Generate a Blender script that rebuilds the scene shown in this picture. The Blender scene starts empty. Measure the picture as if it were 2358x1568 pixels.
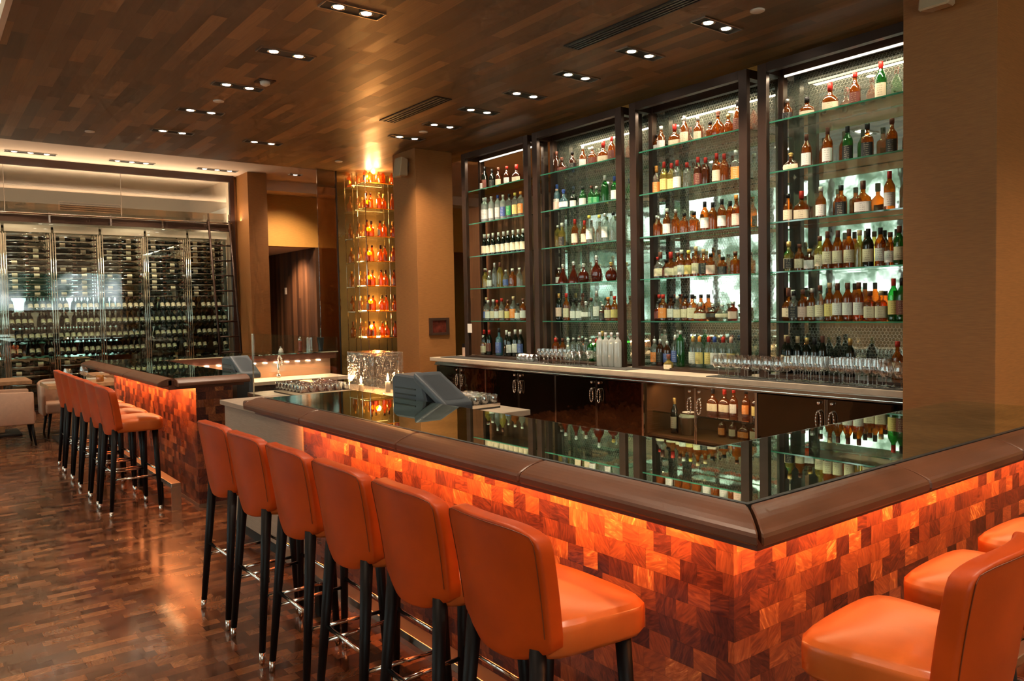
import bpy, math, random
from mathutils import Vector, Matrix
D=bpy.data; SC=bpy.context.scene; COL=SC.collection
R=random.Random(7); PI=math.pi
# ---------------------------------------------------------------- node helpers
def mat(name):
    m=D.materials.new(name); m.use_nodes=True; nt=m.node_tree; nt.nodes.clear()
    out=nt.nodes.new('ShaderNodeOutputMaterial'); return m,nt,out
def N(nt,t,**k):
    n=nt.nodes.new('ShaderNode'+t)
    for a,v in k.items():
        if a in n.inputs.keys(): n.inputs[a].default_value=v
        else: setattr(n,a,v)
    return n
def L(nt,a,b): nt.links.new(a,b)
def math_(nt,op,a,b=None,c=None):
    n=nt.nodes.new('ShaderNodeMath'); n.operation=op
    for i,v in enumerate((a,b,c)):
        if v is None: continue
        if isinstance(v,(int,float)): n.inputs[i].default_value=v
        else: L(nt,v,n.inputs[i])
    return n.outputs[0]
def ramp(nt,fac,stops):
    n=nt.nodes.new('ShaderNodeValToRGB'); cr=n.color_ramp
    while len(cr.elements)<len(stops): cr.elements.new(0.5)
    for e,(p,c) in zip(cr.elements,stops):
        e.position=p; e.color=(*c,1)
    L(nt,fac,n.inputs[0]); return n.outputs[0]
def bsdf(nt,out,color=None,rough=.5,metal=0.,spec=.5,coat=0.,coat_rough=.1,trans=0.,ior=1.45):
    b=nt.nodes.new('ShaderNodeBsdfPrincipled')
    if color is not None:
        if isinstance(color,tuple): b.inputs['Base Color'].default_value=(*color,1)
        else: L(nt,color,b.inputs['Base Color'])
    if isinstance(rough,(int,float)): b.inputs['Roughness'].default_value=rough
    else: L(nt,rough,b.inputs['Roughness'])
    b.inputs['Metallic'].default_value=metal; b.inputs['Specular IOR Level'].default_value=spec
    b.inputs['Coat Weight'].default_value=coat; b.inputs['Coat Roughness'].default_value=coat_rough
    b.inputs['Transmission Weight'].default_value=trans; b.inputs['IOR'].default_value=ior
    L(nt,b.outputs[0],out.inputs[0]); return b
def bump(nt,b,h,strength=.2,dist=.01):
    n=N(nt,'Bump',Strength=strength,Distance=dist); L(nt,h,n.inputs['Height']); L(nt,n.outputs[0],b.inputs['Normal'])
def simple(name,color,rough=.5,metal=0.,noise=0.,nscale=20,**k):
    m,nt,out=mat(name)
    if noise:
        t=N(nt,'TexCoord'); n=N(nt,'TexNoise',Scale=nscale,Detail=3.); L(nt,t.outputs['Object'],n.inputs['Vector'])
        lo=tuple(c*(1-noise) for c in color); hi=tuple(min(1,c*(1+noise)) for c in color)
        c=ramp(nt,n.outputs['Fac'],[(.3,lo),(.7,hi)]); bsdf(nt,out,c,rough,metal,**k)
    else: bsdf(nt,out,color,rough,metal,**k)
    return m
def emit(name,color,s):
    m,nt,out=mat(name); e=N(nt,'Emission',Strength=s); e.inputs[0].default_value=(*color,1); L(nt,e.outputs[0],out.inputs[0]); return m
def blockwood(name,w,h,stops,axes='xy',rough=.35,grain=1.,rand=.75,coat=0.,joint=.5,gs=(1,1),spec=.5):
    """solid-wood blocks laid in staggered courses; every block gets its own tone and figure"""
    m,nt,out=mat(name)
    g=N(nt,'NewGeometry'); s=N(nt,'SeparateXYZ'); L(nt,g.outputs['Position'],s.inputs[0])
    X,Y,Z=s.outputs
    if axes=='xy': u,v=X,Y
    elif axes=='yx': u,v=Y,X
    elif axes=='zy': u,v=Z,Y
    else: u,v=math_(nt,'SUBTRACT',math_(nt,'MULTIPLY',X,1.),math_(nt,'MULTIPLY',Y,1.)),Z
    vr=math_(nt,'DIVIDE',v,h); row=math_(nt,'FLOOR',vr)
    W=math_(nt,'ADD',math_(nt,'DIVIDE',u,w),math_(nt,'MULTIPLY',row,37.37))
    vo=N(nt,'TexVoronoi',voronoi_dimensions='1D',Scale=1.,Randomness=rand); L(nt,W,vo.inputs['W'])
    ve=N(nt,'TexVoronoi',voronoi_dimensions='1D',feature='DISTANCE_TO_EDGE',Scale=1.,Randomness=rand); L(nt,W,ve.inputs['W'])
    sc=N(nt,'SeparateColor'); L(nt,vo.outputs['Color'],sc.inputs[0])
    cell,cell2,cell3=sc.outputs
    # figure
    cv=N(nt,'CombineXYZ'); L(nt,math_(nt,'ADD',math_(nt,'MULTIPLY',u,gs[0]),math_(nt,'MULTIPLY',cell,31.)),cv.inputs[0]); L(nt,math_(nt,'ADD',math_(nt,'MULTIPLY',v,gs[1]),math_(nt,'MULTIPLY',cell2,17.)),cv.inputs[1])
    rot=N(nt,'VectorRotate',rotation_type='Z_AXIS'); L(nt,cv.outputs[0],rot.inputs['Vector']); L(nt,math_(nt,'MULTIPLY',cell3,3. if gs==(1,1) else .1),rot.inputs['Angle'])
    st=N(nt,'VectorMath',operation='MULTIPLY'); L(nt,rot.outputs[0],st.inputs[0]); st.inputs[1].default_value=(14,60,1)
    n1=N(nt,'TexNoise',Scale=1.,Detail=4.,Distortion=1.6); L(nt,st.outputs[0],n1.inputs['Vector'])
    t=math_(nt,'ADD',math_(nt,'MULTIPLY',cell,.75),math_(nt,'MULTIPLY',math_(nt,'SUBTRACT',n1.outputs['Fac'],.5),grain*.75))
    t=math_(nt,'ADD',t,.12)
    c=ramp(nt,t,stops)
    fr=math_(nt,'FRACT',vr); ed=math_(nt,'MINIMUM',math_(nt,'MULTIPLY',math_(nt,'MINIMUM',fr,math_(nt,'SUBTRACT',1.,fr)),h),math_(nt,'MULTIPLY',ve.outputs['Distance'],w))
    jm=math_(nt,'GREATER_THAN',ed,.0009)
    mx=N(nt,'Mix',data_type='RGBA',blend_type='MULTIPLY'); mx.inputs[0].default_value=1.
    L(nt,c,mx.inputs[6]); cc=N(nt,'CombineColor'); jv=math_(nt,'ADD',math_(nt,'MULTIPLY',jm,1-joint),joint)
    for i in range(3): L(nt,jv,cc.inputs[i])
    L(nt,cc.outputs[0],mx.inputs[7])
    rr=math_(nt,'ADD',rough,math_(nt,'MULTIPLY',math_(nt,'SUBTRACT',cell2,.5),.12))
    b=bsdf(nt,out,mx.outputs[2],rr,coat=coat,spec=spec)
    hh=math_(nt,'ADD',math_(nt,'MULTIPLY',jm,.5),math_(nt,'MULTIPLY',math_(nt,'ADD',cell3,n1.outputs['Fac']),.12))
    bump(nt,b,hh,.12,.002)
    return m
def pane(name,tint=(.93,.97,.95),refl=1.,rough=0.,base=.04,bumpy=0.):
    """thin clear pane: passes light straight through, reflects by angle"""
    m,nt,out=mat(name)
    tr=N(nt,'BsdfTransparent'); tr.inputs[0].default_value=(*tint,1)
    gl=N(nt,'BsdfGlossy',Roughness=rough); gl.inputs[0].default_value=(1,1,1,1)
    lw=N(nt,'LayerWeight',Blend=.5); f=math_(nt,'POWER',lw.outputs['Facing'],4.)
    f=math_(nt,'MINIMUM',math_(nt,'MULTIPLY',math_(nt,'ADD',math_(nt,'MULTIPLY',f,.9),base),refl),1.)
    if bumpy:
        n=N(nt,'TexNoise',Scale=14.,Detail=3.); t=N(nt,'TexCoord'); L(nt,t.outputs['Object'],n.inputs['Vector'])
        bp=N(nt,'Bump',Strength=bumpy,Distance=.02); L(nt,n.outputs['Fac'],bp.inputs['Height']); L(nt,bp.outputs[0],gl.inputs['Normal']); L(nt,bp.outputs[0],lw.inputs['Normal'])
    mx=N(nt,'MixShader'); L(nt,f,mx.inputs[0]); L(nt,tr.outputs[0],mx.inputs[1]); L(nt,gl.outputs[0],mx.inputs[2]); L(nt,mx.outputs[0],out.inputs[0])
    return m
def bottleglass(name,tint,body,dens=.6,glow=.35):
    """coloured glass with its contents: tinted see-through, more absorbing at the rim, some light scattered by the liquid"""
    m,nt,out=mat(name)
    lw=N(nt,'LayerWeight',Blend=.35)
    c=ramp(nt,lw.outputs['Facing'],[(0,tint),(1,tuple(x*dens for x in tint))])
    tr=N(nt,'BsdfTransparent'); L(nt,c,tr.inputs[0])
    df=N(nt,'BsdfTranslucent'); df.inputs[0].default_value=(*body,1)
    d2=N(nt,'BsdfDiffuse'); d2.inputs[0].default_value=(*body,1)
    ad=N(nt,'MixShader'); ad.inputs[0].default_value=.4; L(nt,df.outputs[0],ad.inputs[1]); L(nt,d2.outputs[0],ad.inputs[2])
    mx=N(nt,'MixShader'); mx.inputs[0].default_value=glow; L(nt,tr.outputs[0],mx.inputs[1]); L(nt,ad.outputs[0],mx.inputs[2])
    gl=N(nt,'BsdfGlossy',Roughness=.03); 
    l2=N(nt,'LayerWeight',Blend=.5); f=math_(nt,'ADD',math_(nt,'MULTIPLY',math_(nt,'POWER',l2.outputs['Facing'],3.),.6),.09)
    m2=N(nt,'MixShader'); L(nt,f,m2.inputs[0]); L(nt,mx.outputs[0],m2.inputs[1]); L(nt,gl.outputs[0],m2.inputs[2]); L(nt,m2.outputs[0],out.inputs[0])
    return m
def fabric(name,c,rough=.75,s=.25,metal=0.):
    m,nt,out=mat(name); g=N(nt,'NewGeometry')
    v=N(nt,'VectorMath',operation='MULTIPLY'); L(nt,g.outputs['Position'],v.inputs[0]); v.inputs[1].default_value=(12,12,260)
    n=N(nt,'TexNoise',Scale=1.,Detail=3.); L(nt,v.outputs[0],n.inputs['Vector'])
    col=ramp(nt,n.outputs['Fac'],[(.3,tuple(x*(1-s) for x in c)),(.7,tuple(x*(1+s) for x in c))])
    b=bsdf(nt,out,col,rough,metal); bump(nt,b,n.outputs['Fac'],.15,.002); return m
def leather(name,c,rough=.35,s=.2,coat=.1):
    m,nt,out=mat(name); t=N(nt,'TexCoord')
    n=N(nt,'TexNoise',Scale=5.,Detail=5.); L(nt,t.outputs['Object'],n.inputs['Vector'])
    n2=N(nt,'TexVoronoi',Scale=420.); L(nt,t.outputs['Object'],n2.inputs['Vector'])
    col=ramp(nt,n.outputs['Fac'],[(.3,tuple(x*(1-s) for x in c)),(.72,tuple(x*(1+s) for x in c))])
    r=math_(nt,'ADD',rough-.08,math_(nt,'MULTIPLY',n.outputs['Fac'],.16))
    b=bsdf(nt,out,col,r,coat=coat,coat_rough=.3,spec=.32); bump(nt,b,n2.outputs['Distance'],.08,.001); return m
M={}
PANEL=[(.0,(.030,.008,.010)),(.25,(.085,.022,.016)),(.5,(.18,.046,.022)),(.72,(.27,.075,.028)),(.9,(.40,.13,.045)),(1.,(.66,.30,.10))]
FLOOR=[(.0,(.040,.013,.007)),(.3,(.090,.031,.013)),(.6,(.165,.057,.022)),(.85,(.27,.10,.037)),(1.,(.44,.18,.07))]
CEIL=[(.0,(.105,.066,.038)),(.35,(.16,.094,.048)),(.65,(.22,.12,.056)),(.9,(.35,.185,.078)),(1.,(.48,.26,.11))]
M['panel']=blockwood('end_grain_block_panel',.08,.064,PANEL,'uz',rough=.32,grain=1.25,rand=.9,joint=.7)
M['floor']=blockwood('end_grain_block_floor',.12,.066,FLOOR,'xy',rough=.24,grain=.75,coat=.4,spec=.6,rand=.9)
M['ceil']=blockwood('ceiling_planks',.75,.115,CEIL,'yx',spec=.35,rough=.42,grain=.45,gs=(.12,1.),joint=.75)
M['walnut']=blockwood('dark_walnut_boards',9.,.12,[(0,(.03,.014,.008)),(.5,(.08,.036,.016)),(1,(.16,.07,.03))],'zy' ,rough=.5,grain=.9,gs=(.1,1.),spec=.3)
M['beige']=simple('warm_white_plaster',(.80,.62,.46),.7,noise=.04,nscale=2)
M['cream']=simple('cream_plaster',(.80,.62,.46),.7)
M['ochre']=fabric('ochre_wall_fabric',(.46,.21,.035),.7,.12)
M['column']=fabric('gold_brown_wall_fabric',(.31,.122,.030),.6,.14)
M['stone']=fabric('grey_brown_stone_cladding',(.30,.22,.16),.7,.12)
M['slab']=simple('pale_stone_slab',(.52,.42,.31),.35,noise=.1,nscale=9)
M['leather']=leather('orange_leather',(.44,.052,.003),.42,.2,.05); M['seatleather']=leather('orange_seat_leather',(.52,.105,.016),.32,.2,.5)
M['pad']=leather('brown_leather',(.105,.038,.017),.38,.24,.15)
M['black']=simple('black_lacquered_wood',(.006,.004,.004),.45,spec=.2)
M['chrome']=simple('polished_metal',(.80,.76,.70),.12,1.)
M['brush']=simple('brushed_metal',(.52,.44,.36),.3,1.)
M['bronze']=simple('dark_bronze_frame',(.040,.019,.011),.35,.4)
M['mesh']=simple('hexagonal_wire',(.42,.38,.30),.35,1.)
M['dark']=simple('dark_recess',(.012,.009,.007),.5)
M['blackm']=simple('black_metal',(.02,.018,.017),.4)
M['rubber']=simple('black_bar_mat',(.05,.045,.04),.7)
M['pos']=simple('slate_grey_plastic',(.06,.072,.085),.5)
M['posd']=simple('dark_screen_glass',(.015,.02,.025),.08)
M['white']=simple('white_plastic',(.75,.68,.58),.4)
M['tablewood']=simple('pale_oak_table',(.50,.27,.13),.4,noise=.2)
M['chairfab']=simple('cream_upholstery',(.58,.38,.27),.6,noise=.05)
M['plate']=simple('white_china',(.85,.80,.74),.2)
M['amberglass']=bottleglass('amber_votive_glass',(.9,.55,.1),(.8,.4,.05),.7,.45)
M['glass']=pane('clear_glass_sheet')
M['stem']=pane('stemware_glass',(.95,.95,.94),2.2,.02,.12)
M['tumbler']=pane('tumbler_glass',(.93,.93,.91),2.2,.02,.13,.3)
M['winglass']=pane('wine_cellar_glass',(.90,.93,.91),1.,0.,.22); M['screen']=pane('clear_screen_glass',(.93,.96,.94),.35,0.,.08)
M['smoke']=pane('smoked_glass_panel',(.55,.52,.46),1.6,.01,.12)
M['iceglass']=pane('cast_glass_block',(.95,.93,.90),1.5,.02,.08,.6)
M['shelf']=pane('glass_shelf',(.72,.86,.78),1.7,0.,.06)
M['edge']=bottleglass('green_glass_edge',(.25,.7,.5),(.15,.55,.40),.8,.5)
# mirror sheets
def mirror(name,c,rough=.03,wob=0.,haze=0.,hc=(.5,.5,.5),scale=3.):
    m,nt,out=mat(name); gl=N(nt,'BsdfGlossy',Roughness=rough)
    g=N(nt,'NewGeometry'); n=N(nt,'TexNoise',Scale=scale,Detail=4.); L(nt,g.outputs['Position'],n.inputs['Vector'])
    L(nt,ramp(nt,n.outputs['Fac'],[(.3,tuple(x*.72 for x in c)),(.65,c)]),gl.inputs[0])
    if wob:
        bp=N(nt,'Bump',Strength=wob,Distance=.02); L(nt,n.outputs['Fac'],bp.inputs['Height']); L(nt,bp.outputs[0],gl.inputs['Normal'])
    df=N(nt,'BsdfDiffuse'); df.inputs[0].default_value=(*hc,1)
    mx=N(nt,'MixShader'); mx.inputs[0].default_value=haze; L(nt,gl.outputs[0],mx.inputs[1]); L(nt,df.outputs[0],mx.inputs[2]); L(nt,mx.outputs[0],out.inputs[0]); return m
M['bartop']=mirror('mirror_backed_bar_glass',(.86,.92,.80),.010,0.,.015,(.12,.14,.10))
M['antique']=mirror('antique_mirror',(.70,.75,.66),.025,.05,.17,(.55,.60,.46),2.2)
M['bronzemir']=mirror('bronze_mirror',(.42,.36,.22),.04,.1,.25,(.22,.16,.06),3.)
M['door']=mirror('polished_dark_bronze_door',(.20,.14,.09),.05,.5,.08,(.03,.02,.012),1.6)
M['lamp']=emit('lamp_disc',(1.,.90,.74),14)
M['strip']=emit('warm_led_strip',(1.,.62,.30),7)
M['stripw']=emit('white_led_strip',(1.,.88,.68),1.3)
M['flame']=emit('candle_flame',(1.,.66,.30),30)
# ---------------------------------------------------------------- mesh helpers
def mesh(name,v,f,m,parent=None,smooth=False,loc=None):
    me=D.meshes.new(name); me.from_pydata([tuple(p) for p in v],[],f); me.update()
    if smooth: me.polygons.foreach_set('use_smooth',[True]*len(me.polygons))
    if m is not None:
        for x in (m if isinstance(m,(list,tuple)) else [m]): me.materials.append(x)
    o=D.objects.new(name,me); COL.objects.link(o)
    if parent is not None: o.parent=parent; KIDS.setdefault(parent.name,[]).append(o)
    if loc is not None: o.location=loc
    return o
KIDS={}
BF=[(0,3,2,1),(4,5,6,7),(0,1,5,4),(1,2,6,5),(2,3,7,6),(3,0,4,7)]
def bx(x0,x1,y0,y1,z0,z1): return [(x0,y0,z0),(x1,y0,z0),(x1,y1,z0),(x0,y1,z0),(x0,y0,z1),(x1,y0,z1),(x1,y1,z1),(x0,y1,z1)]
class MB:
    def __init__(s): s.v=[];s.f=[];s.mi=[]
    def add(s,v,f,mi=0):
        o=len(s.v); s.v+=list(v); s.f+=[tuple(i+o for i in q) for q in f]; s.mi+=[mi]*len(f); return s
    def box(s,*a,mi=0): return s.add(bx(*a),BF,mi)
    def tube(s,p0,p1,r0,r1=None,n=10,mi=0):
        r1=r0 if r1 is None else r1; p0=Vector(p0);p1=Vector(p1); d=(p1-p0).normalized()
        a=d.orthogonal().normalized(); b=d.cross(a)
        v=[p0+(a*math.cos(2*PI*i/n)+b*math.sin(2*PI*i/n))*r0 for i in range(n)]+[p1+(a*math.cos(2*PI*i/n)+b*math.sin(2*PI*i/n))*r1 for i in range(n)]
        f=[(i,(i+1)%n,n+(i+1)%n,n+i) for i in range(n)]+[tuple(range(n-1,-1,-1)),tuple(range(n,2*n))]
        return s.add(v,f,mi)
    def path(s,pts,r,n=8,mi=0):
        for a,b in zip(pts[:-1],pts[1:]): s.tube(a,b,r,n=n,mi=mi)
        return s
    def lathe(s,prof,n=16,c=(0,0,0),sq=0.,fy=1.,mi=0,cap=True):
        """sq>0 squares the section off, fy flattens it along y"""
        v=[];f=[]
        for r,z in prof:
            for i in range(n):
                t=2*PI*(i+.5)/n; ct,st=math.cos(t),math.sin(t); k=1.
                if sq: k=(abs(ct)**(2+sq*6)+abs(st)**(2+sq*6))**(-1/(2+sq*6))
                v.append((c[0]+r*ct*k,c[1]+r*st*k*fy,c[2]+z))
        m=len(prof)
        for j in range(m-1):
            for i in range(n): f.append((j*n+i,j*n+(i+1)%n,(j+1)*n+(i+1)%n,(j+1)*n+i))
        if cap:
            f.append(tuple(range(n-1,-1,-1))); f.append(tuple((m-1)*n+i for i in range(n)))
        return s.add(v,f,mi)
    def obj(s,name,m,parent=None,smooth=False,loc=None,bevel=0,seg=2):
        o=mesh(name,s.v,s.f,m,parent,smooth,loc)
        if any(s.mi): o.data.polygons.foreach_set('material_index',s.mi)
        if bevel:
            b=o.modifiers.new('b','BEVEL'); b.width=bevel; b.segments=seg; b.limit_method='ANGLE'; b.angle_limit=.6
        return o
def box(name,x0,x1,y0,y1,z0,z1,m,parent=None,bevel=0):
    return MB().box(x0,x1,y0,y1,z0,z1).obj(name,m,parent,bevel=bevel)
def tag(o,label=None,cat=None,group=None,kind=None):
    if label: o['label']=label
    if cat: o['category']=cat
    if group: o['group']=group
    if kind: o['kind']=kind
    return o
def thing(name,loc,label,cat,group=None,rz=0,rx=0,ry=0):
    o=D.objects.new(name,None); COL.objects.link(o); o.location=loc; o.rotation_euler=(rx,ry,rz); o.empty_display_size=.1
    return tag(o,label,cat,group)
def struct(o): o['kind']='structure'; return o
def copy_tree(src,loc,rz=None,label=None,rot=None,scale=None):
    r=src.copy(); COL.objects.link(r); r.location=loc
    if rz is not None: r.rotation_euler=(0,0,rz)
    if rot is not None: r.rotation_euler=rot
    if scale is not None: r.scale=scale
    if label: r['label']=label
    for c in KIDS.get(src.name,[]):
        d=c.copy(); COL.objects.link(d); d.parent=r
        for g in KIDS.get(c.name,[]):
            e=g.copy(); COL.objects.link(e); e.parent=d
    return r
def area(name,loc,size,power,color,rot=(0,0,0),sy=None,spread=None):
    l=D.lights.new(name,'AREA'); l.energy=power; l.color=color; l.size=size
    if sy: l.shape='RECTANGLE'; l.size_y=sy
    if spread: l.spread=spread
    o=D.objects.new(name,l); COL.objects.link(o); o.location=loc; o.rotation_euler=rot; return o
def spot(name,loc,power,color,ang=1.6,blend=.7,r=.05,rot=(0,0,0)):
    l=D.lights.new(name,'SPOT'); l.energy=power; l.color=color; l.spot_size=ang; l.spot_blend=blend; l.shadow_soft_size=r
    o=D.objects.new(name,l); COL.objects.link(o); o.location=loc; o.rotation_euler=rot; return o
def point(name,loc,power,color,r=.03):
    l=D.lights.new(name,'POINT'); l.energy=power; l.color=color; l.shadow_soft_size=r
    o=D.objects.new(name,l); COL.objects.link(o); o.location=loc; return o
ORD=['first','second','third','fourth','fifth','sixth','seventh','eighth','ninth','tenth','eleventh','twelfth','thirteenth','fourteenth','fifteenth','sixteenth']
BOTTLES="""
1 0|8.69:srwn:0.26 8.51:bndk:0.34 8.34:bnkk:0.28 8.18:wkcn:0.28 8:wkwr:0.27 7.8:fkcr:0.26
1 1|8.79:wcbw:0.32 8.64:cFww:0.36 8.5:cFwF:0.36 8.37:cFww:0.36 8.24:cFwb:0.36 8.12:cFbw:0.35 7.97:ccgk:0.34 7.85:ccyy:0.34 7.73:ccoo:0.34
1 2|8.79:bncw:0.3 8.68:bncw:0.3 8.57:bncw:0.3 8.45:bncw:0.3 8.34:bncw:0.3 8.22:bncw:0.3 8.12:bncw:0.3 8.01:bncw:0.3 7.91:bncw:0.3 7.81:bncw:0.3 7.72:bncw:0.3
1 3|8.87:wyyw:0.27 8.76:wy-w:0.27 8.66:wy-n:0.26 8.56:wyyn:0.26 8.45:wcww:0.24 8.33:bc-s:0.33 8.21:by-n:0.33 8.09:wcbs:0.23 7.94:sa-w:0.24 7.78:wc-w:0.24
1 4|8.82:wcoc:0.31 8.71:wacr:0.29 8.58:wcbk:0.27 8.47:wcww:0.27 8.36:wccw:0.28 8.27:wawr:0.27 8.17:wccr:0.29 8.05:wayn:0.27 7.92:scoc:0.31 7.84:wcwk:0.22 7.74:wawn:0.28
1 5|8.89:wc-w:0.26 8.74:wacn:0.26 8.53:bncr:0.33 8.39:bndr:0.33 8.17:sbbk:0.36 8.02:bn-w:0.33 7.94:bnww:0.31 7.83:bnww:0.34 7.74:bnbw:0.34
2 0|7.11:bk-n:0.29 6.95:dkdn:0.22 6.77:wkkk:0.25 6.59:waww:0.28 6.42:sads:0.24 6.24:facr:0.27 6.11:badr:0.29
2 1|7.2:wcpp:0.28 7.07:bbwb:0.33 6.91:dbwb:0.27 6.74:bnwk:0.22 6.58:wgwk:0.25 6.45:wggn:0.24 6.36:wggs:0.22 6.23:bg-s:0.32 6.09:bgwb:0.29
2 2|7.14:cy-s:0.28 6.95:wykw:0.3 6.73:bacr:0.32 6.58:bacr:0.29 6.48:ccwy:0.34 6.33:cc-y:0.33 6.24:ccws:0.34 6.11:cc-k:0.34
2 3|7.12:wkws:0.2 6.95:tr-s:0.24 6.76:tr-s:0.26 6.6:dr-s:0.24 6.38:dr-s:0.32 6.16:dr-g:0.23
2 4|7.26:wccw:0.26 7.14:wccn:0.25 7.03:bnpg:0.32 6.9:wacr:0.32 6.77:wcwk:0.25 6.67:wcwk:0.25 6.58:dcws:0.23 6.49:wc-n:0.26 6.4:bcws:0.33 6.29:wkks:0.18 6.2:waco:0.26 6.11:wayr:0.27
2 5|7.27:payn:0.28 7.16:payn:0.27 7.06:pa-r:0.28 6.93:wa-n:0.25 6.83:tFww:0.25 6.72:cc-s:0.26 6.63:cc-s:0.26 6.53:cc-s:0.26 6.44:pgws:0.27 6.35:pg-r:0.28 6.24:bg-g:0.34
3 0|5.58:wawk:0.2 5.4:waww:0.27 5.24:facr:0.26 5.1:bacs:0.31 4.93:wacs:0.27 4.8:wa-k:0.2 4.7:da-n:0.29 4.58:wa-g:0.22 4.48:badk:0.33
3 1|5.6:wpoo:0.31 5.48:wc-o:0.28 5.37:byyr:0.33 5.27:byyr:0.3 5.2:bcwr:0.32 5.08:bc-r:0.28 4.94:bkdr:0.31 4.85:bk-r:0.29 4.72:bacr:0.31 4.63:ba-r:0.29 4.49:scos:0.3
3 2|5.58:wa-s:0.23 5.46:wa-s:0.22 5.34:waww:0.29 5.23:wa-s:0.27 5.11:sa-k:0.22 4.99:sa-k:0.22 4.87:bawk:0.3 4.77:ba-k:0.28 4.67:bawk:0.3 4.57:ba-k:0.27 4.5:wapo:0.32
3 3|5.71:wccr:0.23 5.6:wrbk:0.23 5.46:fccn:0.28 5.37:wkdk:0.2 5.3:facr:0.27 5.21:wacn:0.26 5.15:waww:0.28 5.06:wayy:0.27 4.97:wacc:0.3 4.89:sakc:0.27 4.79:sapk:0.22 4.66:sakk:0.18 4.52:sa-n:0.22
3 4|5.68:frdk:0.22 5.6:wcck:0.2 5.5:wcwr:0.27 5.4:saor:0.27 5.3:wkwk:0.27 5.21:wccw:0.25 5.12:wack:0.26 5.03:sack:0.26 4.92:facs:0.18 4.78:dkks:0.17 4.66:dccs:0.16 4.55:srps:0.18
3 5|5.61:pcos:0.3 5.51:pcos:0.3 5.4:pkks:0.3 5.31:pkbs:0.28 5.21:pcbs:0.35 5.13:cg-s:0.36 4.98:pcwg:0.34 4.89:pcyo:0.34 4.79:pcyr:0.34 4.71:pcwb:0.34 4.62:pcwr:0.34 4.52:pcyp:0.34
4 0|3.99:waks:0.22 3.77:fack:0.2 3.56:facr:0.27 3.34:wadr:0.3 3.13:bgcr:0.33
4 1|3.97:dkcg:0.19 3.77:bawn:0.31 3.58:bawn:0.33 3.41:bgkk:0.31 3.24:sakk:0.3 3.04:wakn:0.3
4 2|4.01:wack:0.26 3.83:facr:0.27 3.64:waww:0.28 3.47:sakk:0.27 3.28:fawn:0.28 3.06:bawr:0.32
4 3|4.11:wgcc:0.265 4.03:wacc:0.27 3.95:wykg:0.26 3.85:wacn:0.24 3.75:skwg:0.19 3.65:wycn:0.29 3.58:bacn:0.32 3.49:bacn:0.32 3.39:bacn:0.32 3.31:wy-c:0.31 3.23:bnck:0.31 3.13:bawk:0.31 3.05:wawn:0.27 2.98:bgcn:0.31
4 4|4.09:fcww:0.27 3.99:kacn:0.29 3.9:sckk:0.26 3.81:wapn:0.27 3.73:wacs:0.28 3.65:wccn:0.3 3.56:wayc:0.32 3.49:bawn:0.31 3.4:bawn:0.31 3.31:bawn:0.31 3.22:sacn:0.24 3.13:sacc:0.24 3.03:bgyr:0.33 2.96:bgdk:0.33
4 5|4.1:bncc:0.33 4.01:bncc:0.33 3.92:bnyn:0.32 3.84:bncc:0.32 3.75:bnyg:0.31 3.67:bnyk:0.31 3.6:bncn:0.33 3.36:bncg:0.31 2.97:wacr:0.3
"""
# ================================================================ CAMERA AND WORLD
def R3(ax,a): return Matrix.Rotation(a,3,ax)
yaw,pit,rol=math.radians(37.57),math.radians(2.35),math.radians(-1.09)
fwd=Vector((math.sin(yaw)*math.cos(pit),math.cos(yaw)*math.cos(pit),-math.sin(pit)))
rt=Vector((math.cos(yaw),-math.sin(yaw),0)); up=rt.cross(fwd)
r2=rt*math.cos(rol)+up*math.sin(rol); u2=-rt*math.sin(rol)+up*math.cos(rol)
cam=D.cameras.new('camera'); co=D.objects.new('camera',cam); COL.objects.link(co)
co.matrix_world=Matrix(((r2.x,u2.x,-fwd.x,0),(r2.y,u2.y,-fwd.y,0),(r2.z,u2.z,-fwd.z,1.6),(0,0,0,1)))
cam.sensor_fit='HORIZONTAL'; cam.sensor_width=36; cam.lens=36*1790/2358; cam.clip_end=200
SC.camera=co
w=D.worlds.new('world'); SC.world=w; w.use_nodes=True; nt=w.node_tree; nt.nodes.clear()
wo=nt.nodes.new('ShaderNodeOutputWorld'); bg=N(nt,'Background',Strength=1.)
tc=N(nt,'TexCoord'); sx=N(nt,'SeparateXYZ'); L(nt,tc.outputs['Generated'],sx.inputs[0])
wn=N(nt,'TexNoise',Scale=34.,Detail=6.); L(nt,tc.outputs['Generated'],wn.inputs['Vector'])
trees=ramp(nt,wn.outputs['Fac'],[(.36,(.06,.12,.06)),(.47,(.35,.52,.40)),(.56,(1.6,1.9,1.8)),(.72,(4.2,4.6,4.7))])
warm=N(nt,'RGB'); warm.outputs[0].default_value=(.30,.18,.10,1)
mk=math_(nt,'GREATER_THAN',math_(nt,'MAXIMUM',math_(nt,'MULTIPLY',sx.outputs[0],-1.),math_(nt,'SUBTRACT',sx.outputs[1],.25)),.25)
b1=math_(nt,'LESS_THAN',math_(nt,'ABSOLUTE',math_(nt,'SUBTRACT',sx.outputs[2],.028)),.020); b2=math_(nt,'LESS_THAN',math_(nt,'ABSOLUTE',math_(nt,'SUBTRACT',sx.outputs[0],.13)),.085); b3=math_(nt,'LESS_THAN',sx.outputs[1],-.8)  # bright outdoor band added behind the viewer for the cellar mirror to reflect
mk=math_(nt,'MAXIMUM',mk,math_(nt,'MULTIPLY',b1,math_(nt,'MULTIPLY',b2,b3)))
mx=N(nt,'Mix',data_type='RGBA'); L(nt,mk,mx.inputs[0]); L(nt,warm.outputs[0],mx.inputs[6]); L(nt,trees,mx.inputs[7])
L(nt,mx.outputs[2],bg.inputs[0]); L(nt,bg.outputs[0],wo.inputs[0])
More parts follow.
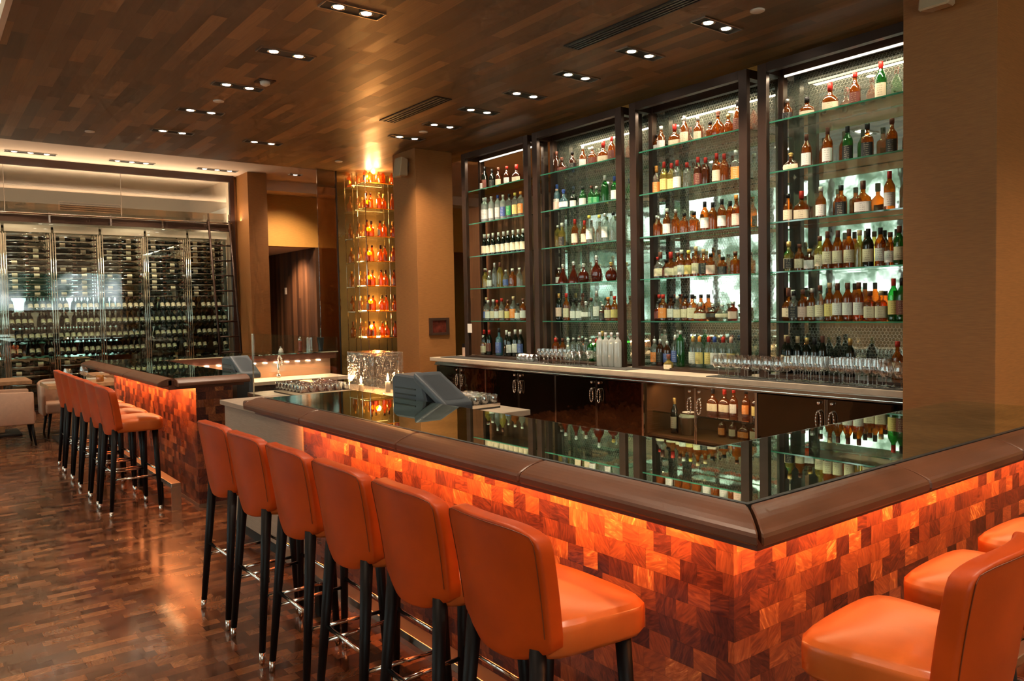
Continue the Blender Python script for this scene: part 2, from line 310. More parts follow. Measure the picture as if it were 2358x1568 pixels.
# ================================================================ SETTING
struct(box('floor',-6,14,-4,21,-.12,0,M['floor']))
CZ=3.81
struct(box('ceiling',.64,6.54,-4,11.46,CZ,CZ+.14,M['ceil']))
struct(box('ceiling',.64,12,11.46,21,4.22,4.36,M['beige']))
struct(box('ceiling',6.54,12,-4,11.46,4.22,4.36,M['beige']))
struct(box('ceiling',-6,.64,-4,21,5.2,5.34,M['beige']))
struct(box('trim_1',.60,.64,-4,11.46,CZ,5.2,M['beige']))
struct(box('trim_2',.60,.64,11.46,21,4.22,5.2,M['beige']))
struct(box('trim_3',5.36,12,15.12,15.62,4.02,4.22,M['cream']))
struct(box('wall_right',12,12.2,-4,21,0,4.36,M['ochre']))
struct(box('wall_passage_header',5.36,12,15.6,15.8,2.97,4.22,M['ochre']))
struct(box('wall_passage_soffit',5.36,6.8,15.8,18.4,2.97,3.05,M['cream']))
struct(box('wall_passage',6.8,6.95,15.6,19,0,2.97,M['walnut']))
struct(box('wall_back_passage',4.95,12,18.4,18.6,0,4.22,M['walnut']))
struct(box('wall_beside_cellar',4.94,5.36,15.1,15.2,0,4.22,M['column']))
struct(box('wall_cellar_right',4.94,5.08,15.2,18,0,4.22,M['cream']))
struct(box('wall_back',-6,4.94,18,18.15,0,5.2,simple('grey_green_cellar_plaster',(.50,.46,.36),.6)))
struct(box('wall_cellar_mirror',-6,4.93,15.58,15.62,0,3.16,mirror('smoked_cellar_mirror',(.50,.58,.56),.03,.03,.06,(.08,.09,.08),1.2)))
area('rail_uplight',(2.0,14.86,3.36),6.,26,(1.,.74,.50),(math.radians(180),0,0),.08)
area('cove_light',(3.5,11.53,3.90),5.6,80,(1.,.74,.50),(math.radians(148),0,0),.25,math.radians(80))
area('cellar_fill',(1.,15.4,3.25),8.,70,(1.,.80,.60),(math.radians(180),0,0),.12,math.radians(110))  # upward area light added to brighten the cellar's upper wall and ceiling
area('cove_light',(.58,4.,3.90),.05,60,(1.,.80,.60),(0,math.radians(150),0),12.)
# tall window wall on the street side
mb=MB(); ys=[3.5+1.75*i for i in range(9)]
mb.box(-5.7,-5.5,-4,3.5,0,5.2).box(-5.7,-5.5,17.5,21,0,5.2).box(-5.7,-5.5,3.5,17.5,0,1.15).box(-5.7,-5.5,3.5,17.5,4.75,5.2)
struct(mb.obj('wall_left',M['beige']))
mb=MB()
for y in ys: mb.box(-5.66,-5.54,y-.05,y+.05,1.15,4.75)
for z in (1.15,2.9,4.7): mb.box(-5.65,-5.55,3.5,17.5,z,z+.06)
struct(mb.obj('window_2',M['bronze']))
# square columns
def column(x0,x1,y0,y1,label):
    tag(box('column',x0,x1,y0,y1,0,CZ,M['column'],bevel=.004),label,'column')
column(5.5,6.1,9.24,9.86,'square gold-brown fabric covered column left of the bottle shelves')
column(5.48,6.1,2.05,2.64,'wide brown fabric covered column at the near end of the bottle shelves')
tag(box('column',5.0,5.36,14.43,15.09,0,4.22,M['column'],bevel=.004),'slim gold-brown column beside the wine cellar and ladder','column')
# framed panel on the left column
t=thing('wall_frame',(5.82,9.24,1.37),'small dark wooden frame hung on the gold-brown column','picture frame')
mb=MB()
for a in ((-.16,.16,-.03,0,.085,.12),(-.16,.16,-.03,0,-.12,-.085),(-.16,-.115,-.03,0,-.085,.085),(.115,.16,-.03,0,-.085,.085)): mb.box(*a)
mb.obj('frame',simple('dark_brown_frame',(.05,.025,.015),.35),t); box('picture',-.115,.115,-.014,-.004,-.085,.085,simple('dark_red_picture',(.10,.02,.012),.25,noise=.6,nscale=12),t)
# loudspeakers
def speaker(loc,rz,label,s=1.):
    t=thing('wall_speaker',loc,label,'loudspeaker',rz=rz)
    v=[(-.10,-.19,-.13),(.10,-.19,-.13),(.075,0-.04,-.11),(-.075,-.04,-.11),(-.10,-.15,.14),(.10,-.15,.14),(.075,-.03,.12),(-.075,-.03,.12)]
    mesh('cabinet',[(a*s,b*s,c*s) for a,b,c in v],BF,simple('beige_speaker_plastic',(.46,.34,.20),.5) if 'spk' not in M else M['spk'],t).modifiers.new('b','BEVEL').width=.012
    MB().tube((0,-.03*s,.02),(0,0,.02),.02).box(-.04,.04,-.012,0,-.04*s,.08*s).obj('bracket',M['chrome'],t)
    return t
speaker((5.50,9.44,3.56),-PI/2,'small beige loudspeaker bracketed high on the gold-brown column')
speaker((5.48,2.36,3.62),-PI/2,'beige loudspeaker at the top of the near brown column')
# ================================================================ CEILING FITTINGS
def downlight(x,y,z,n,label,group,pw,ax='x',tilt=0.,ty=0.):
    t=thing('recessed_downlight',(x,y,z),label,'ceiling light',group)
    L2=.12*n-.0; a,b=(L2,.075) if ax=='x' else (.075,L2)
    mb=MB(); th=.012
    mb.box(-a,a,-b,-b+.008,-th,0).box(-a,a,b-.008,b,-th,0).box(-a,-a+.008,-b+.008,b-.008,-th,0).box(a-.008,a,-b+.008,b-.008,-th,0)
    mb.obj('trim_ring',M['brush'] if z<4 else M['white'],t)
    box('housing',-a+.008,a-.008,-b+.008,b-.008,-.003,0,M['dark'],t)
    for k in range(n):
        o=(k-(n-1)/2)*2*L2/n*.92; px,py=(o,0) if ax=='x' else (0,o)
        MB().lathe([(.052,-.004),(.056,-.010),(.046,-.010),(.040,-.004)],16,(px,py,0)).obj('reflector',M['chrome'],t,True)
        MB().lathe([(.001,-.0085),(.038,-.0085),(.038,-.004)],16,(px,py,0)).obj('lamp',M['lamp'],t)
    spot('downlight_or_fill_beam',(x,y,z-.03),pw,(1.,.80,.58),1.75,.8,.06,(tilt,ty,0))
WL=(1.,.78,.56)
for i,(x,y) in enumerate(((2.64,5.27),(2.61,6.47),(2.59,7.65),(2.57,8.81),(2.57,9.97))):
    downlight(x,y,CZ,2,'%s nearest twin recessed downlight in the plank ceiling row above the aisle'%ORD[i],'ceiling downlights over the bar fronts',95)
downlight(3.68,9.99,CZ,2,'twin recessed downlight alone in the plank ceiling near the bottle tower','ceiling downlights over the bar fronts',80)
for i,(x,y) in enumerate(((5.13,3.93),(5.13,4.75),(5.12,5.56),(5.11,6.34),(5.09,7.14),(5.12,7.95),(5.09,8.73))):
    downlight(x,y,CZ,2,'%s nearest twin recessed downlight in the row in front of the bottle shelves'%ORD[i],'ceiling downlights before the bottle shelves',135,ty=-.22)
for i,(x,y) in enumerate(((1.585,14.5),(3.06,14.5),(4.48,14.5))):
    downlight(x,y,4.22,3,('leftmost','middle','rightmost')[i]+' triple recessed downlight in the pale ceiling before the wine cellar','pale ceiling triple downlights',80)
downlight(5.86,14.27,4.22,1,'single recessed downlight in the pale ceiling right of the triple ones','pale ceiling single light',60)
# bare spots added around and behind the viewer as fill for the foreground
for x,y,p in ((1.9,3.0,100),(1.9,.6,120),(.2,2.2,55),(.1,5.5,60),(2.9,-.6,110),(4.6,-.6,90),(.2,9.,60),(1.2,-1.2,50),(4.4,.3,80),(5.9,.5,170)):
    spot('downlight_or_fill_beam',(x,y,CZ-.03),p,WL,1.9,.8,.08)
for i,(x,y,l) in enumerate(((2.60,8.29,'white ceiling disc between two twin downlights of the aisle row'),(1.76,10.47,'white ceiling disc at the far left of the plank ceiling'),(5.10,8.35,'white ceiling disc in the row before the left bottle shelves'),(5.13,3.56,'white ceiling disc near the right bottle shelves, closest to the viewer'),(5.04,10.64,'white ceiling disc beside the amber bottle tower'))):
    tag(MB().lathe([(.055,0),(.055,-.008),(.048,-.012),(.001,-.012)],20,(x,y,CZ)).obj('sprinkler_cover',M['white'],None,True),l,'sprinkler cover','ceiling discs')
t=thing('smoke_detector',(2.75,7.36,CZ),'square smoke detector with a white dome among the aisle downlights','smoke detector')
box('base_plate',-.08,.08,-.08,.08,-.006,0,M['bronze'],t,.002); MB().lathe([(.05,-.006),(.045,-.03),(.02,-.045),(.001,-.046)],18).obj('dome',M['white'],t,True)
def vent(x0,x1,y0,y1,label):
    t=thing('air_vent',((x0+x1)/2,(y0+y1)/2,CZ),label,'air vent','slot vents in the plank ceiling'); a,b=(x1-x0)/2,(y1-y0)/2
    MB().box(-a,a,-b,-b+.012,-.01,0).box(-a,a,b-.012,b,-.01,0).box(-a,-a+.012,-b+.012,b-.012,-.01,0).box(a-.012,a,-b+.012,b-.012,-.01,0).obj('frame',M['blackm'],t)
    box('recess',-a+.012,a-.012,-b+.012,b-.012,-.002,0,M['dark'],t)
    mb=MB()
    for i in range(4):
        xx=-a+.03+i*(2*a-.06)/3; mb.box(xx-.010,xx+.006,-b+.012,b-.012,-.009,-.003)
    mb.obj('slats',simple('grey_metal_slats',(.14,.14,.15),.35,.8) if 'slm' not in M else M['slm'],t)
vent(4.44,4.61,3.0,4.98,'long slotted air vent in the ceiling nearest the viewer')
vent(4.37,4.57,6.9,8.12,'shorter slotted air vent in the ceiling further back')
# ================================================================ BAR COUNTERS
def padprof(seg=6):
    """cross-section of the leather edge: (out, z); out=0 at the glass, .125 at the lip"""
    p=[(0.008,1.03),(0.008,1.088)]
    for i in range(seg+1):
        t=i/seg; p.append((.014+.098*t,1.092-.026*t**1.8))
    p+=[(.121,1.060),(.125,1.052),(.125,1.036),(.120,1.030)]
    return p
def sweep(name,p0,p1,nrm,parent,m0=0.,m1=0.,m=None,r=.0025):
    """leather length from p0 to p1 (at the glass edge); nrm = outward; m0/m1 = mitre slope at the ends"""
    p0=Vector((*p0,0));p1=Vector((*p1,0)); d=(p1-p0).normalized(); n=Vector((*nrm,0)); pr=padprof(); v=[];f=[]
    secs=[(0,p0,m0,.004),(1,p0+d*.006,m0,0),(2,p1-d*.006,m1,0),(3,p1,m1,.004)]
    cx_=sum(a for a,b in pr)/len(pr); cz_=sum(b for a,b in pr)/len(pr)
    for k,p,mm,ins in secs:
        for a,b in pr:
            s=1-ins/.03; aa=cx_+(a-cx_)*s if ins else a; bb=cz_+(b-cz_)*s if ins else b
            q=p+n*aa+d*(mm*aa); v.append((q.x,q.y,bb))
    k=len(pr)
    for j in range(3):
        for i in range(k): f.append((j*k+i,j*k+(i+1)%k,(j+1)*k+(i+1)%k,(j+1)*k+i))
    f.append(tuple(range(k-1,-1,-1))); f.append(tuple(3*k+i for i in range(k)))
    return mesh(name,v,f,m or M['pad'],parent,False)
def lshape(name,xo,yo,xi,yi,x1,y1,z0,z1,m,parent):
    """L-shaped slab: outer corner xo,yo; inner corner xi,yi; arms reach y1 and x1"""
    P=[(xo,yo),(x1,yo),(x1,yi),(xi,yi),(xi,y1),(xo,y1)]; n=6
    v=[(x,y,z0) for x,y in P]+[(x,y,z1) for x,y in P]
    f=[(i,(i+1)%n,n+(i+1)%n,n+i) for i in range(n)]+[(5,4,3,0),(3,2,1,0),(6,9,10,11),(6,7,8,9)]
    return mesh(name,v,f,m,parent)
t=thing('bar_counter',(0,0,0),'near bar counter with mirror top, brown leather edge and glowing block-wood front','bar counter')
lshape('glass_top',1.682,1.209,2.25,1.752,4.18,4.62,1.078,1.09,M['bartop'],t)
lshape('black_inlay',1.668,1.195,1.690,1.217,4.18,4.64,1.05,1.0895,M['blackm'],t)
lshape('metal_edge',2.235,1.737,2.262,1.764,4.19,4.62,1.045,1.0885,M['chrome'],t)
lshape('underboard',1.60,1.12,2.24,1.74,4.17,4.62,1.0,1.048,simple('brown_underboard',(.10,.03,.015),.5),t)
X0,Y0=1.668,1.195
for a,b,m0,m1 in ((1.195,1.985,-1,0),(1.989,2.80,0,0),(2.804,3.808,0,0),(3.812,4.66,0,0)):
    sweep('leather_padding',(X0,a+ (.006 if m0 else 0)),(X0,b),(-1,0),t,m0,m1)
for a,b,m0,m1 in ((1.668,2.395,-1,0),(2.399,3.11,0,0),(3.114,3.84,0,0),(3.844,4.19,0,0)):
    sweep('leather_padding',(a+(.006 if m0 else 0),Y0),(b,Y0),(0,-1),t,m0,m1)
MB().box(1.56,1.70,4.662,4.72,1.032,1.075).obj('end_padding',M['pad'],t,bevel=.012)
PX,PY=1.81,1.345
lshape('block_wood_front',PX,PY,PX+.04,PY+.04,4.15,4.40,.03,1.0,M['panel'],t)
lshape('metal_skirting',PX-.006,PY-.006,PX+.03,PY+.03,4.15,4.40,0,.03,M['brush'],t)
lshape('service_side',2.14,1.64,2.2,1.70,4.15,4.40,.05,1.0,M['dark'],t)
box('light_strip',1.655,1.675,1.5,4.38,.994,1.0,M['strip'],t); box('light_strip',1.75,4.1,1.185,1.205,.994,1.0,M['strip'],t)
OR=(1.,.30,.075)
area('under_bar_glow',(1.70,2.9,.985),.05,19,OR,(0,math.radians(-50),0),2.95)
area('under_bar_glow',(2.95,1.235,.985),2.4,15,OR,(math.radians(55),0,0),.05)
# stone pier at the end of the near bar
t=thing('stone_pier',(0,0,0),'grey-brown stone pier closing the far end of the near bar','pier')
box('body',PX-.005,2.2,4.41,5.86,.10,.93,M['stone'],t,.004); box('cap',PX-.03,2.24,4.735,5.89,.93,.965,M['stone'],t,.004); box('plinth',PX+.04,2.16,4.43,5.83,0,.10,M['dark'],t)
box('upper_body',PX-.005,2.2,4.41,4.70,.93,.998,M['stone'],t)
# glass screen
t=thing('glass_screen',(2.27,0,0),'upright clear glass screen between the two bars','glass screen')
box('pane',-.005,.005,4.90,6.56,.86,1.43,M['screen'],t); MB().box(-.006,.006,6.56,6.564,.86,1.43).obj('polished_edge',M['chrome'],t)
box('base_rail',-.02,.02,4.90,6.57,.80,.86,M['brush'],t); box('base',-.03,.06,4.90,6.57,0,.80,M['dark'],t)
# far bar
t=thing('bar_counter',(0,0,0),'far bar counter with mirror top and brown leather edge near the wine cellar','bar counter')
lshape2=[(1.65,6.62),(2.22,6.62),(2.22,9.46),(4.4,9.46),(4.4,10.04),(1.65,10.04)]
def poly(name,P,z0,z1,m,parent,tri):
    n=len(P); v=[(x,y,z0) for x,y in P]+[(x,y,z1) for x,y in P]
    f=[(i,(i+1)%n,n+(i+1)%n,n+i) for i in range(n)]
    for q in tri: f.append(tuple(n+i for i in q)); f.append(tuple(reversed(q)))
    return mesh(name,v,f,m,parent)
T6=[(0,1,2,5),(2,3,4,5)]
poly('glass_top',lshape2,1.078,1.09,M['bartop'],t,T6)
poly('underboard',[(1.60,6.60),(2.2,6.60),(2.2,9.48),(4.38,9.48),(4.38,10.1),(1.6,10.1)],1.0,1.076,simple('brown_underboard_far',(.10,.03,.015),.5),t,T6)
for a,b in ((6.60,7.88),(7.884,9.15),(9.154,10.16)): sweep('leather_padding',(1.64,a),(1.64,b),(-1,0),t)
for a,b in ((1.64,2.22),): sweep('leather_padding',(b,6.61),(a,6.61),(0,-1),t)
poly('chrome_edge',[(1.65,10.04),(4.4,10.04),(4.4,10.07),(1.65,10.07)],1.05,1.0895,M['chrome'],t,[(0,1,2,3)])
poly('block_wood_front',[(PX+.01,6.65),(2.12,6.65),(2.12,9.56),(4.3,9.56),(4.3,9.95),(PX+.01,9.95)],.03,1.0,M['panel'],t,T6)
poly('metal_skirting',[(PX+.004,6.644),(2.126,6.644),(2.126,6.70),(PX+.05,6.70),(PX+.05,9.95),(PX+.004,9.95)],0,.03,M['brush'],t,[(0,1,2,3),(0,3,4,5)])
box('service_front',2.125,4.3,9.50,9.559,.55,1.0,simple('copper_panel',(.50,.27,.16),.28,.6),t)
box('light_strip',1.655,1.675,6.7,9.9,.994,1.0,M['strip'],t)
for i in range(14): box('lamp_bead',2.3+i*.14,2.33+i*.14,9.46,9.48,.978,.992,M['lamp'],t)
area('under_bar_glow',(1.70,8.3,.985),.05,20,OR,(0,math.radians(-50),0),3.2)
area('service_light',(3.2,9.44,.985),2.0,10,(1.,.66,.36),(math.radians(-30),0,0),.04)
# foot rails
def footrail(a,b,label,horiz=None):
    t=thing('foot_rail',(0,0,0),label,'foot rail')
    MB().box(1.615,1.69,a,b,.19,.225).obj('rail',M['brush'],t,bevel=.003)
    MB().box(1.615,1.69,a,a+.012,.0,.19).obj('end_post',M['brush'],t)
    y=a+.5
    while y<b-.1:
        MB().box(1.63,1.665,y-.03,y+.03,.0,.19).obj('post',M['black'],t); y+=.75
footrail(6.70,10.0,'flat brushed metal foot rail along the far bar')
footrail(1.1,4.35,'flat brushed metal foot rail along the near bar, behind the stools')
t=thing('foot_rail',(0,0,0),'flat brushed metal foot rail along the right leg of the near bar','foot rail')
MB().box(1.70,4.1,1.15,1.23,.19,.225).obj('rail',M['brush'],t,bevel=.003)
for x in (2.0,2.8,3.6): MB().box(x-.03,x+.03,1.17,1.205,0,.19).obj('post',M['black'],t)
# ================================================================ BAR STOOLS
def make_stool():
    t=thing('bar_stool',(0,0,0),'x','bar stool')
    # seat
    nu,nv=13,13; mb=MB(); v=[];f=[]
    def sw(x): return .195+.038*(x+.17)/.38
    for lay in range(5):
        pass
    top=[];
    
    def se(p,q):   # superellipse-ish rounding of the outline
        return p,q
    rows=[(0.672,.955),(0.688,1.),(0.742,1.005),(0.757,1.0),(0.7585,.99),(0.768,.955),(0.772,.92)]
    n=48
    ring=[]
    for z,s in rows:
        for k in range(n):
            a=2*PI*k/n; c_,s_=math.cos(a),math.sin(a); e=7.
            kk=(abs(c_)**e+abs(s_)**e)**(-1/e); X=.030+.180*c_*kk*s; Y=s_*kk*s
            fr=.012*(1-min(1,abs(s_*kk))**2) if c_>0.6 else 0
            v.append((X+fr*s,Y*sw(X),z))
    m=len(rows)
    for j in range(m-1):
        for k in range(n): f.append((j*n+k,j*n+(k+1)%n,(j+1)*n+(k+1)%n,(j+1)*n+k))
    f.append(tuple(range(n-1,-1,-1)))
    # crowned top in rings
    base=(m-1)*n
    for r,dz in ((.75,.0075),(.5,.0115),(.25,.0135)):
        o=len(v)
        for k in range(n):
            q=v[(m-1)*n+k]; v.append((.030+(q[0]-.030)*r,q[1]*r,.772+dz))
        for k in range(n): f.append((base+k,base+(k+1)%n,o+(k+1)%n,o+k))
        base=o
    v.append((.030,0,.7845)); c=len(v)-1
    for k in range(n): f.append((base+k,base+(k+1)%n,c))
    seat=mesh('seat',v,f,M['seatleather'],t,True)
    # curved backrest
    NU,NV=21,15
    def P(u,vv,off):
        cr=1.
        z0=.648+.006*abs(u)**3; z1=1.045-.012*u*u
        hw=.202+.016*vv
        # rounded corners
        uu=u; k=1-.10*max(0,(vv-.86)/.14)**2.2-.26*max(0,(.20-vv)/.20)**2.2
        y=uu*hw*k
        zz=z0+(z1-z0)*vv
        if vv>.9: zz-= .018*abs(u)**6*(vv-.9)/.1
        if vv<.1: zz+= .03*abs(u)**5*(.1-vv)/.1
        x=-.185-.055*vv+.045*u*u+.006*math.sin(vv*PI)
        return (x+off,y,zz)
    v=[];f=[]
    T=.05
    for layer,(off,ins) in enumerate(((0,0),(T,0))):
        for j in range(NV):
            for i in range(NU):
                u=-1+2*i/(NU-1); q=j/(NV-1)
                x,y,z=P(u,q,off); bul=.008*(1-u*u)*(1-(2*q-1)**2)
                v.append((x-bul if layer==0 else x+bul,y,z))
    K=NU*NV
    for j in range(NV-1):
        for i in range(NU-1):
            a=j*NU+i; f.append((a,a+NU,a+NU+1,a+1)); b=K+a; f.append((b,b+1,b+NU+1,b+NU))
    rim=[i for i in range(NU)]+[j*NU+NU-1 for j in range(1,NV)]+[(NV-1)*NU+i for i in range(NU-2,-1,-1)]+[j*NU for j in range(NV-2,0,-1)]
    for a,b in zip(rim,rim[1:]+rim[:1]): f.append((a,b,K+b,K+a))
    bk=mesh('backrest',v,f,M['leather'],t,True)
    bm=bk.modifiers.new('b','BEVEL'); bm.width=.016; bm.segments=4; bm.limit_method='ANGLE'; bm.angle_limit=.9
    # seam just inside the rear rim
    pts=[]
    for a in rim[NU-1+3:-2]:
        i,j=a%NU,a//NU; u=-1+2*i/(NU-1); q=j/(NV-1); u*=.94; q=.5+(q-.5)*.95
        x,y,z=P(u,q,0); pts.append((x-.0015-.008*(1-u*u)*(1-(2*q-1)**2),y,z))
    MB().path(pts,.0014,5).obj('seam',simple('dark_stitching',(.16,.03,.006),.5),bk)
    for sx,sy in ((1,1),(1,-1),(-1,1),(-1,-1)):
        a=(.15,.165*sy,.685) if sx>0 else (-.145,.15*sy,.70); b=(.160,.215*sy,0) if sx>0 else (-.205,.19*sy,0)
        A=Vector(a);B=Vector(b); c=B+(A-B)*.075
        lg=MB().tube(c,A,.0145,.024,12).obj('leg',M['black'],t,True)
        MB().tube(B,c,.0125,.0145,12).obj('ferrule',M['chrome'],lg,True)
    def at(sx,sy,z):
        a=(.15,.165,.685) if sx>0 else (-.145,.15,.70); b=(.160,.215,0) if sx>0 else (-.205,.19,0); k=z/a[2]
        return (b[0]+(a[0]-b[0])*k,sy*(b[1]+(a[1]-b[1])*k),z)
    for p,q,z in (((1,1),(1,-1),.345),((-1,1),(-1,-1),.365),((1,1),(-1,1),.30),((1,-1),(-1,-1),.30)):
        MB().tube(at(*p,z),at(*q,z),.0085,n=10).obj('footrest',M['chrome'],t,True)
    return t
st=make_stool()
near=[(1.40,4.16,.03),(1.40,3.67,.02),(1.41,3.18,.0),(1.415,2.69,.0),(1.42,2.20,-.01),(1.425,1.72,-.02)]
desc=['sixth and furthest orange leather bar stool of the near bar','fifth orange leather bar stool of the near bar, counting from the viewer','fourth orange leather bar stool of the near bar, counting from the viewer','third orange leather bar stool of the near bar, counting from the viewer','second closest orange leather bar stool of the near bar, behind the closest','closest orange leather bar stool at the left side of the near bar']
st.location=(near[0][0],near[0][1],0); st.rotation_euler=(0,0,near[0][2]); st['label']=desc[0]; st['group']='orange stools along the near bar'
for (x,y,r),d in list(zip(near,desc))[1:]: copy_tree(st,(x,y,0),r,d)
for i in range(6):
    o=copy_tree(st,(1.375+.002*i,6.96+.485*i,0),(.04,-.02,.03,0,.02,-.03)[i],['closest orange leather bar stool at the far bar, its seat fully visible','second orange leather bar stool along the far bar','third orange leather bar stool along the far bar','fourth orange leather bar stool along the far bar','fifth orange leather bar stool along the far bar','last orange leather bar stool along the far bar, beside the dining table'][i]); o['group']='orange stools along the far bar'
for i,(x,y,r) in enumerate(((1.95,.90,PI/2+.06),(2.55,.93,PI/2+.03),(3.14,.95,PI/2))):
    o=copy_tree(st,(x,y,0),r,['foremost orange leather bar stool at the right leg of the bar, back cropped','orange leather bar stool behind the foremost one at the right leg','orange bar stool cropped by the right edge, third at the right leg'][i]); o['group']='orange stools at the right leg of the bar'
# ================================================================ BACK BAR: counter and cabinets
t=thing('back_counter',(0,0,0),'long pale stone counter with a metal rail below the bottle shelves','counter')
box('slab',5.55,6.27,2.66,9.06,.912,.96,M['slab'],t,.004)
MB().box(5.60,5.62,2.66,9.0,.870,.900).box(5.585,5.61,2.66,9.0,.860,.872).obj('metal_rail',M['chrome'],t)
box('underside',5.62,6.24,2.66,8.98,.864,.912,M['brush'],t)
tag(box('bar_mat',5.57,5.79,2.68,4.42,.96,.968,M['rubber'],None,.002),'long black ribbed bar mat under the stemmed glasses','bar mat','bar mats on the back counter')
tag(box('bar_mat',5.62,5.90,5.45,8.9,.96,.968,M['rubber'],None,.002),'black bar mat on the left half of the back counter','bar mat','bar mats on the back counter')
M['copper']=simple('brown_cabinet_interior',(.17,.075,.03),.35,.2)
def ring(w,h,r,n=16): return [(0,w*math.cos(2*PI*i/n),h*math.sin(2*PI*i/n)) for i in range(n+1)]
cabs=[(7.85,8.98,0),(6.52,7.85,0),(5.22,6.52,0),(3.93,5.22,1),(2.66,3.93,0)]
for ci,(a,b,glassy) in enumerate(cabs):
    t=thing('base_cabinet',(5.62,(a+b)/2,0),('leftmost mirror-bronze cabinet below the back counter','second mirror-bronze cabinet from the left below the back counter','middle mirror-bronze cabinet below the back counter','glass-door cabinet with bottles and an ice bucket below the back counter','mirror-bronze cabinet below the back counter beside the brown column')[ci],'cabinet','cabinets below the back counter')
    h=(b-a)/2
    mb=MB().box(.02,.60,-h+.012,-h+.03,.08,.855).box(.02,.60,h-.03,h-.012,.08,.855).box(.58,.60,-h+.03,h-.03,.08,.855).box(.02,.60,-h+.012,h-.012,.06,.08)
    if not glassy: mb.box(.02,.58,-h+.03,h-.03,.4,.42)
    mb.obj('carcass',M['copper'],t); box('plinth',.06,.6,-h,h,0,.06,M['dark'],t)
    if glassy: area('cabinet_light',(5.75,4.58,.835),.06,2.2,(1.,.66,.40),(0,math.radians(-15),0),1.1)
    if glassy: box('inner_shelf',.10,.58,-h+.03,h-.03,.56,.575,M['shelf'],t); box('floor_panel',.02,.58,-h+.03,h-.03,.34,.36,M['copper'],t)
    MB().box(-.012,.02,-h,-h+.012,.06,.85).box(-.012,.02,h-.012,h,.06,.85).obj('divider',M['chrome'],t)
    for s in (-1,1):
        y0,y1=(-h+.014,-.004) if s<0 else (.004,h-.014)
        d=box('door',-.006,.012,y0,y1,.07,.845,M['glass'] if glassy else M['door'],t)
        MB().box(-.010,-.004,(-.012 if s<0 else .004),(-.004 if s<0 else .012),.07,.845).obj('door_edge',M['chrome'],d)
        yh=s*.055
        MB().path([(-.03+p[0],yh+p[1],.68+p[2]) for p in ring(.022,.072,.005)],.0055,6).tube((-.03,yh,.752),(-.006,yh,.752),.008).obj('handle',M['chrome'],d,True)
        MB().lathe([(.012,-.012),(.015,0),(.012,.012)],10,(-.022,yh,.815)).tube((-.022,yh,.815),(-.004,yh,.815),.006).obj('knob',M['chrome'],d,True)
# ---------------------------------------------------------------- shelving bays
SZ=[3.16,2.73,2.30,1.875,1.447,.99]
BAYS=[(7.235,8.645),(5.697,7.153),(4.174,5.586),(2.66,4.067)]
BN=['leftmost','second','third','rightmost']
XF,XB=5.85,6.17; PW=.088; TOP=3.655
struct(box('wall_mirror',6.262,6.30,2.64,7.235,.96,3.66,M['antique']))
struct(box('wall_behind_shelves',6.30,6.46,2.64,7.20,0,3.81,M['ochre']))
struct(box('wall_behind_first_bay',6.262,6.32,7.235,9.2,.0,3.02,M['walnut']))
def hexmesh(W,H,s=.021,t=.0016):
    mb=MB(); r=s/math.sqrt(3)*1.0; dx=s; dy=1.5*r; rows=int(H/dy)+1; cols=int(W/dx)+1
    for j in range(rows):
        for i in range(cols):
            cx_=i*dx+(dx/2 if j%2 else 0); cy_=j*dy
            P=[(cx_+r*math.sin(a),cy_+r*math.cos(a)) for a in (0,PI/3,2*PI/3,PI)]
            for (u0,v0),(u1,v1) in zip(P[:-1],P[1:]):
                if max(u0,u1)>W or max(v0,v1)>H or min(v0,v1)<0: continue
                du,dv=u1-u0,v1-v0; l=math.hypot(du,dv); nx,ny=-dv/l*t/2*1.0,du/l*t/2
                o=len(mb.v); mb.v+=[(0,u0+nx,v0+ny),(0,u1+nx,v1+ny),(0,u1-nx,v1-ny),(0,u0-nx,v0-ny)]; mb.f.append((o,o+1,o+2,o+3)); mb.mi.append(0)
    return mb
HEX=None
for bi,(a,b) in enumerate(BAYS):
    t=thing('shelving_bay',(XF,a,.96),BN[bi]+' dark bronze shelving bay with glass shelves full of bottles','shelving','bronze shelving bays of the back bar'); W=b-a
    D_=XB-XF
    for x in (0,D_-.07):
        for y in (0,W-PW): box('post',x,x+(.07 if x else .05),y,y+PW*(.62 if x else 1.),0,TOP-.96,M['bronze'],t,.004)
    MB().box(0,.06,PW,W-PW,2.62,2.695).box(D_-.06,D_,.05,W-.05,2.62,2.695).box(.05,D_-.07,0,.07,2.62,2.695).box(.05,D_-.07,W-.07,W,2.62,2.695).obj('top_frame',M['bronze'],t)
    MB().box(0,D_+.05,PW,W-PW,0,.028).obj('bottom_panel',M['bronze'],t)
    for si,z in enumerate(SZ[:5]):
        s=box('glass_shelf',.055,D_+.06,.055,W-.055,z-.96-.012,z-.96,M['shelf'],t)
        box('shelf_edge',.045,.055,.055,W-.055,z-.96-.012,z-.96,M['edge'],s)
    if bi in (0,3): box('light_strip',D_-.10,D_-.085,.12,W-.12,2.600,2.616,M['stripw'],t)
    if bi==3:
        hexmesh(1.38,.43,.030,.0015).obj('wire_mesh',M['mesh'],t,loc=(D_+.075,0,.02)); hexmesh(1.38,.34,.030,.0015).obj('wire_mesh',M['mesh'],t,loc=(D_+.075,0,2.33))
    elif bi>0:
        if HEX is None: HEX=hexmesh(1.42,2.66,.030,.0015).obj('wire_mesh',M['mesh'],t); HEX.location=(D_+.075,.0,.02)
        else:
            c=HEX.copy(); COL.objects.link(c); c.parent=t; c.location=(D_+.075,-.0,.02)
    area('shelf_light',(XB-.16,(a+b)/2,3.56),.05,7,(1.,.86,.62),(0,0,0),W*.8)
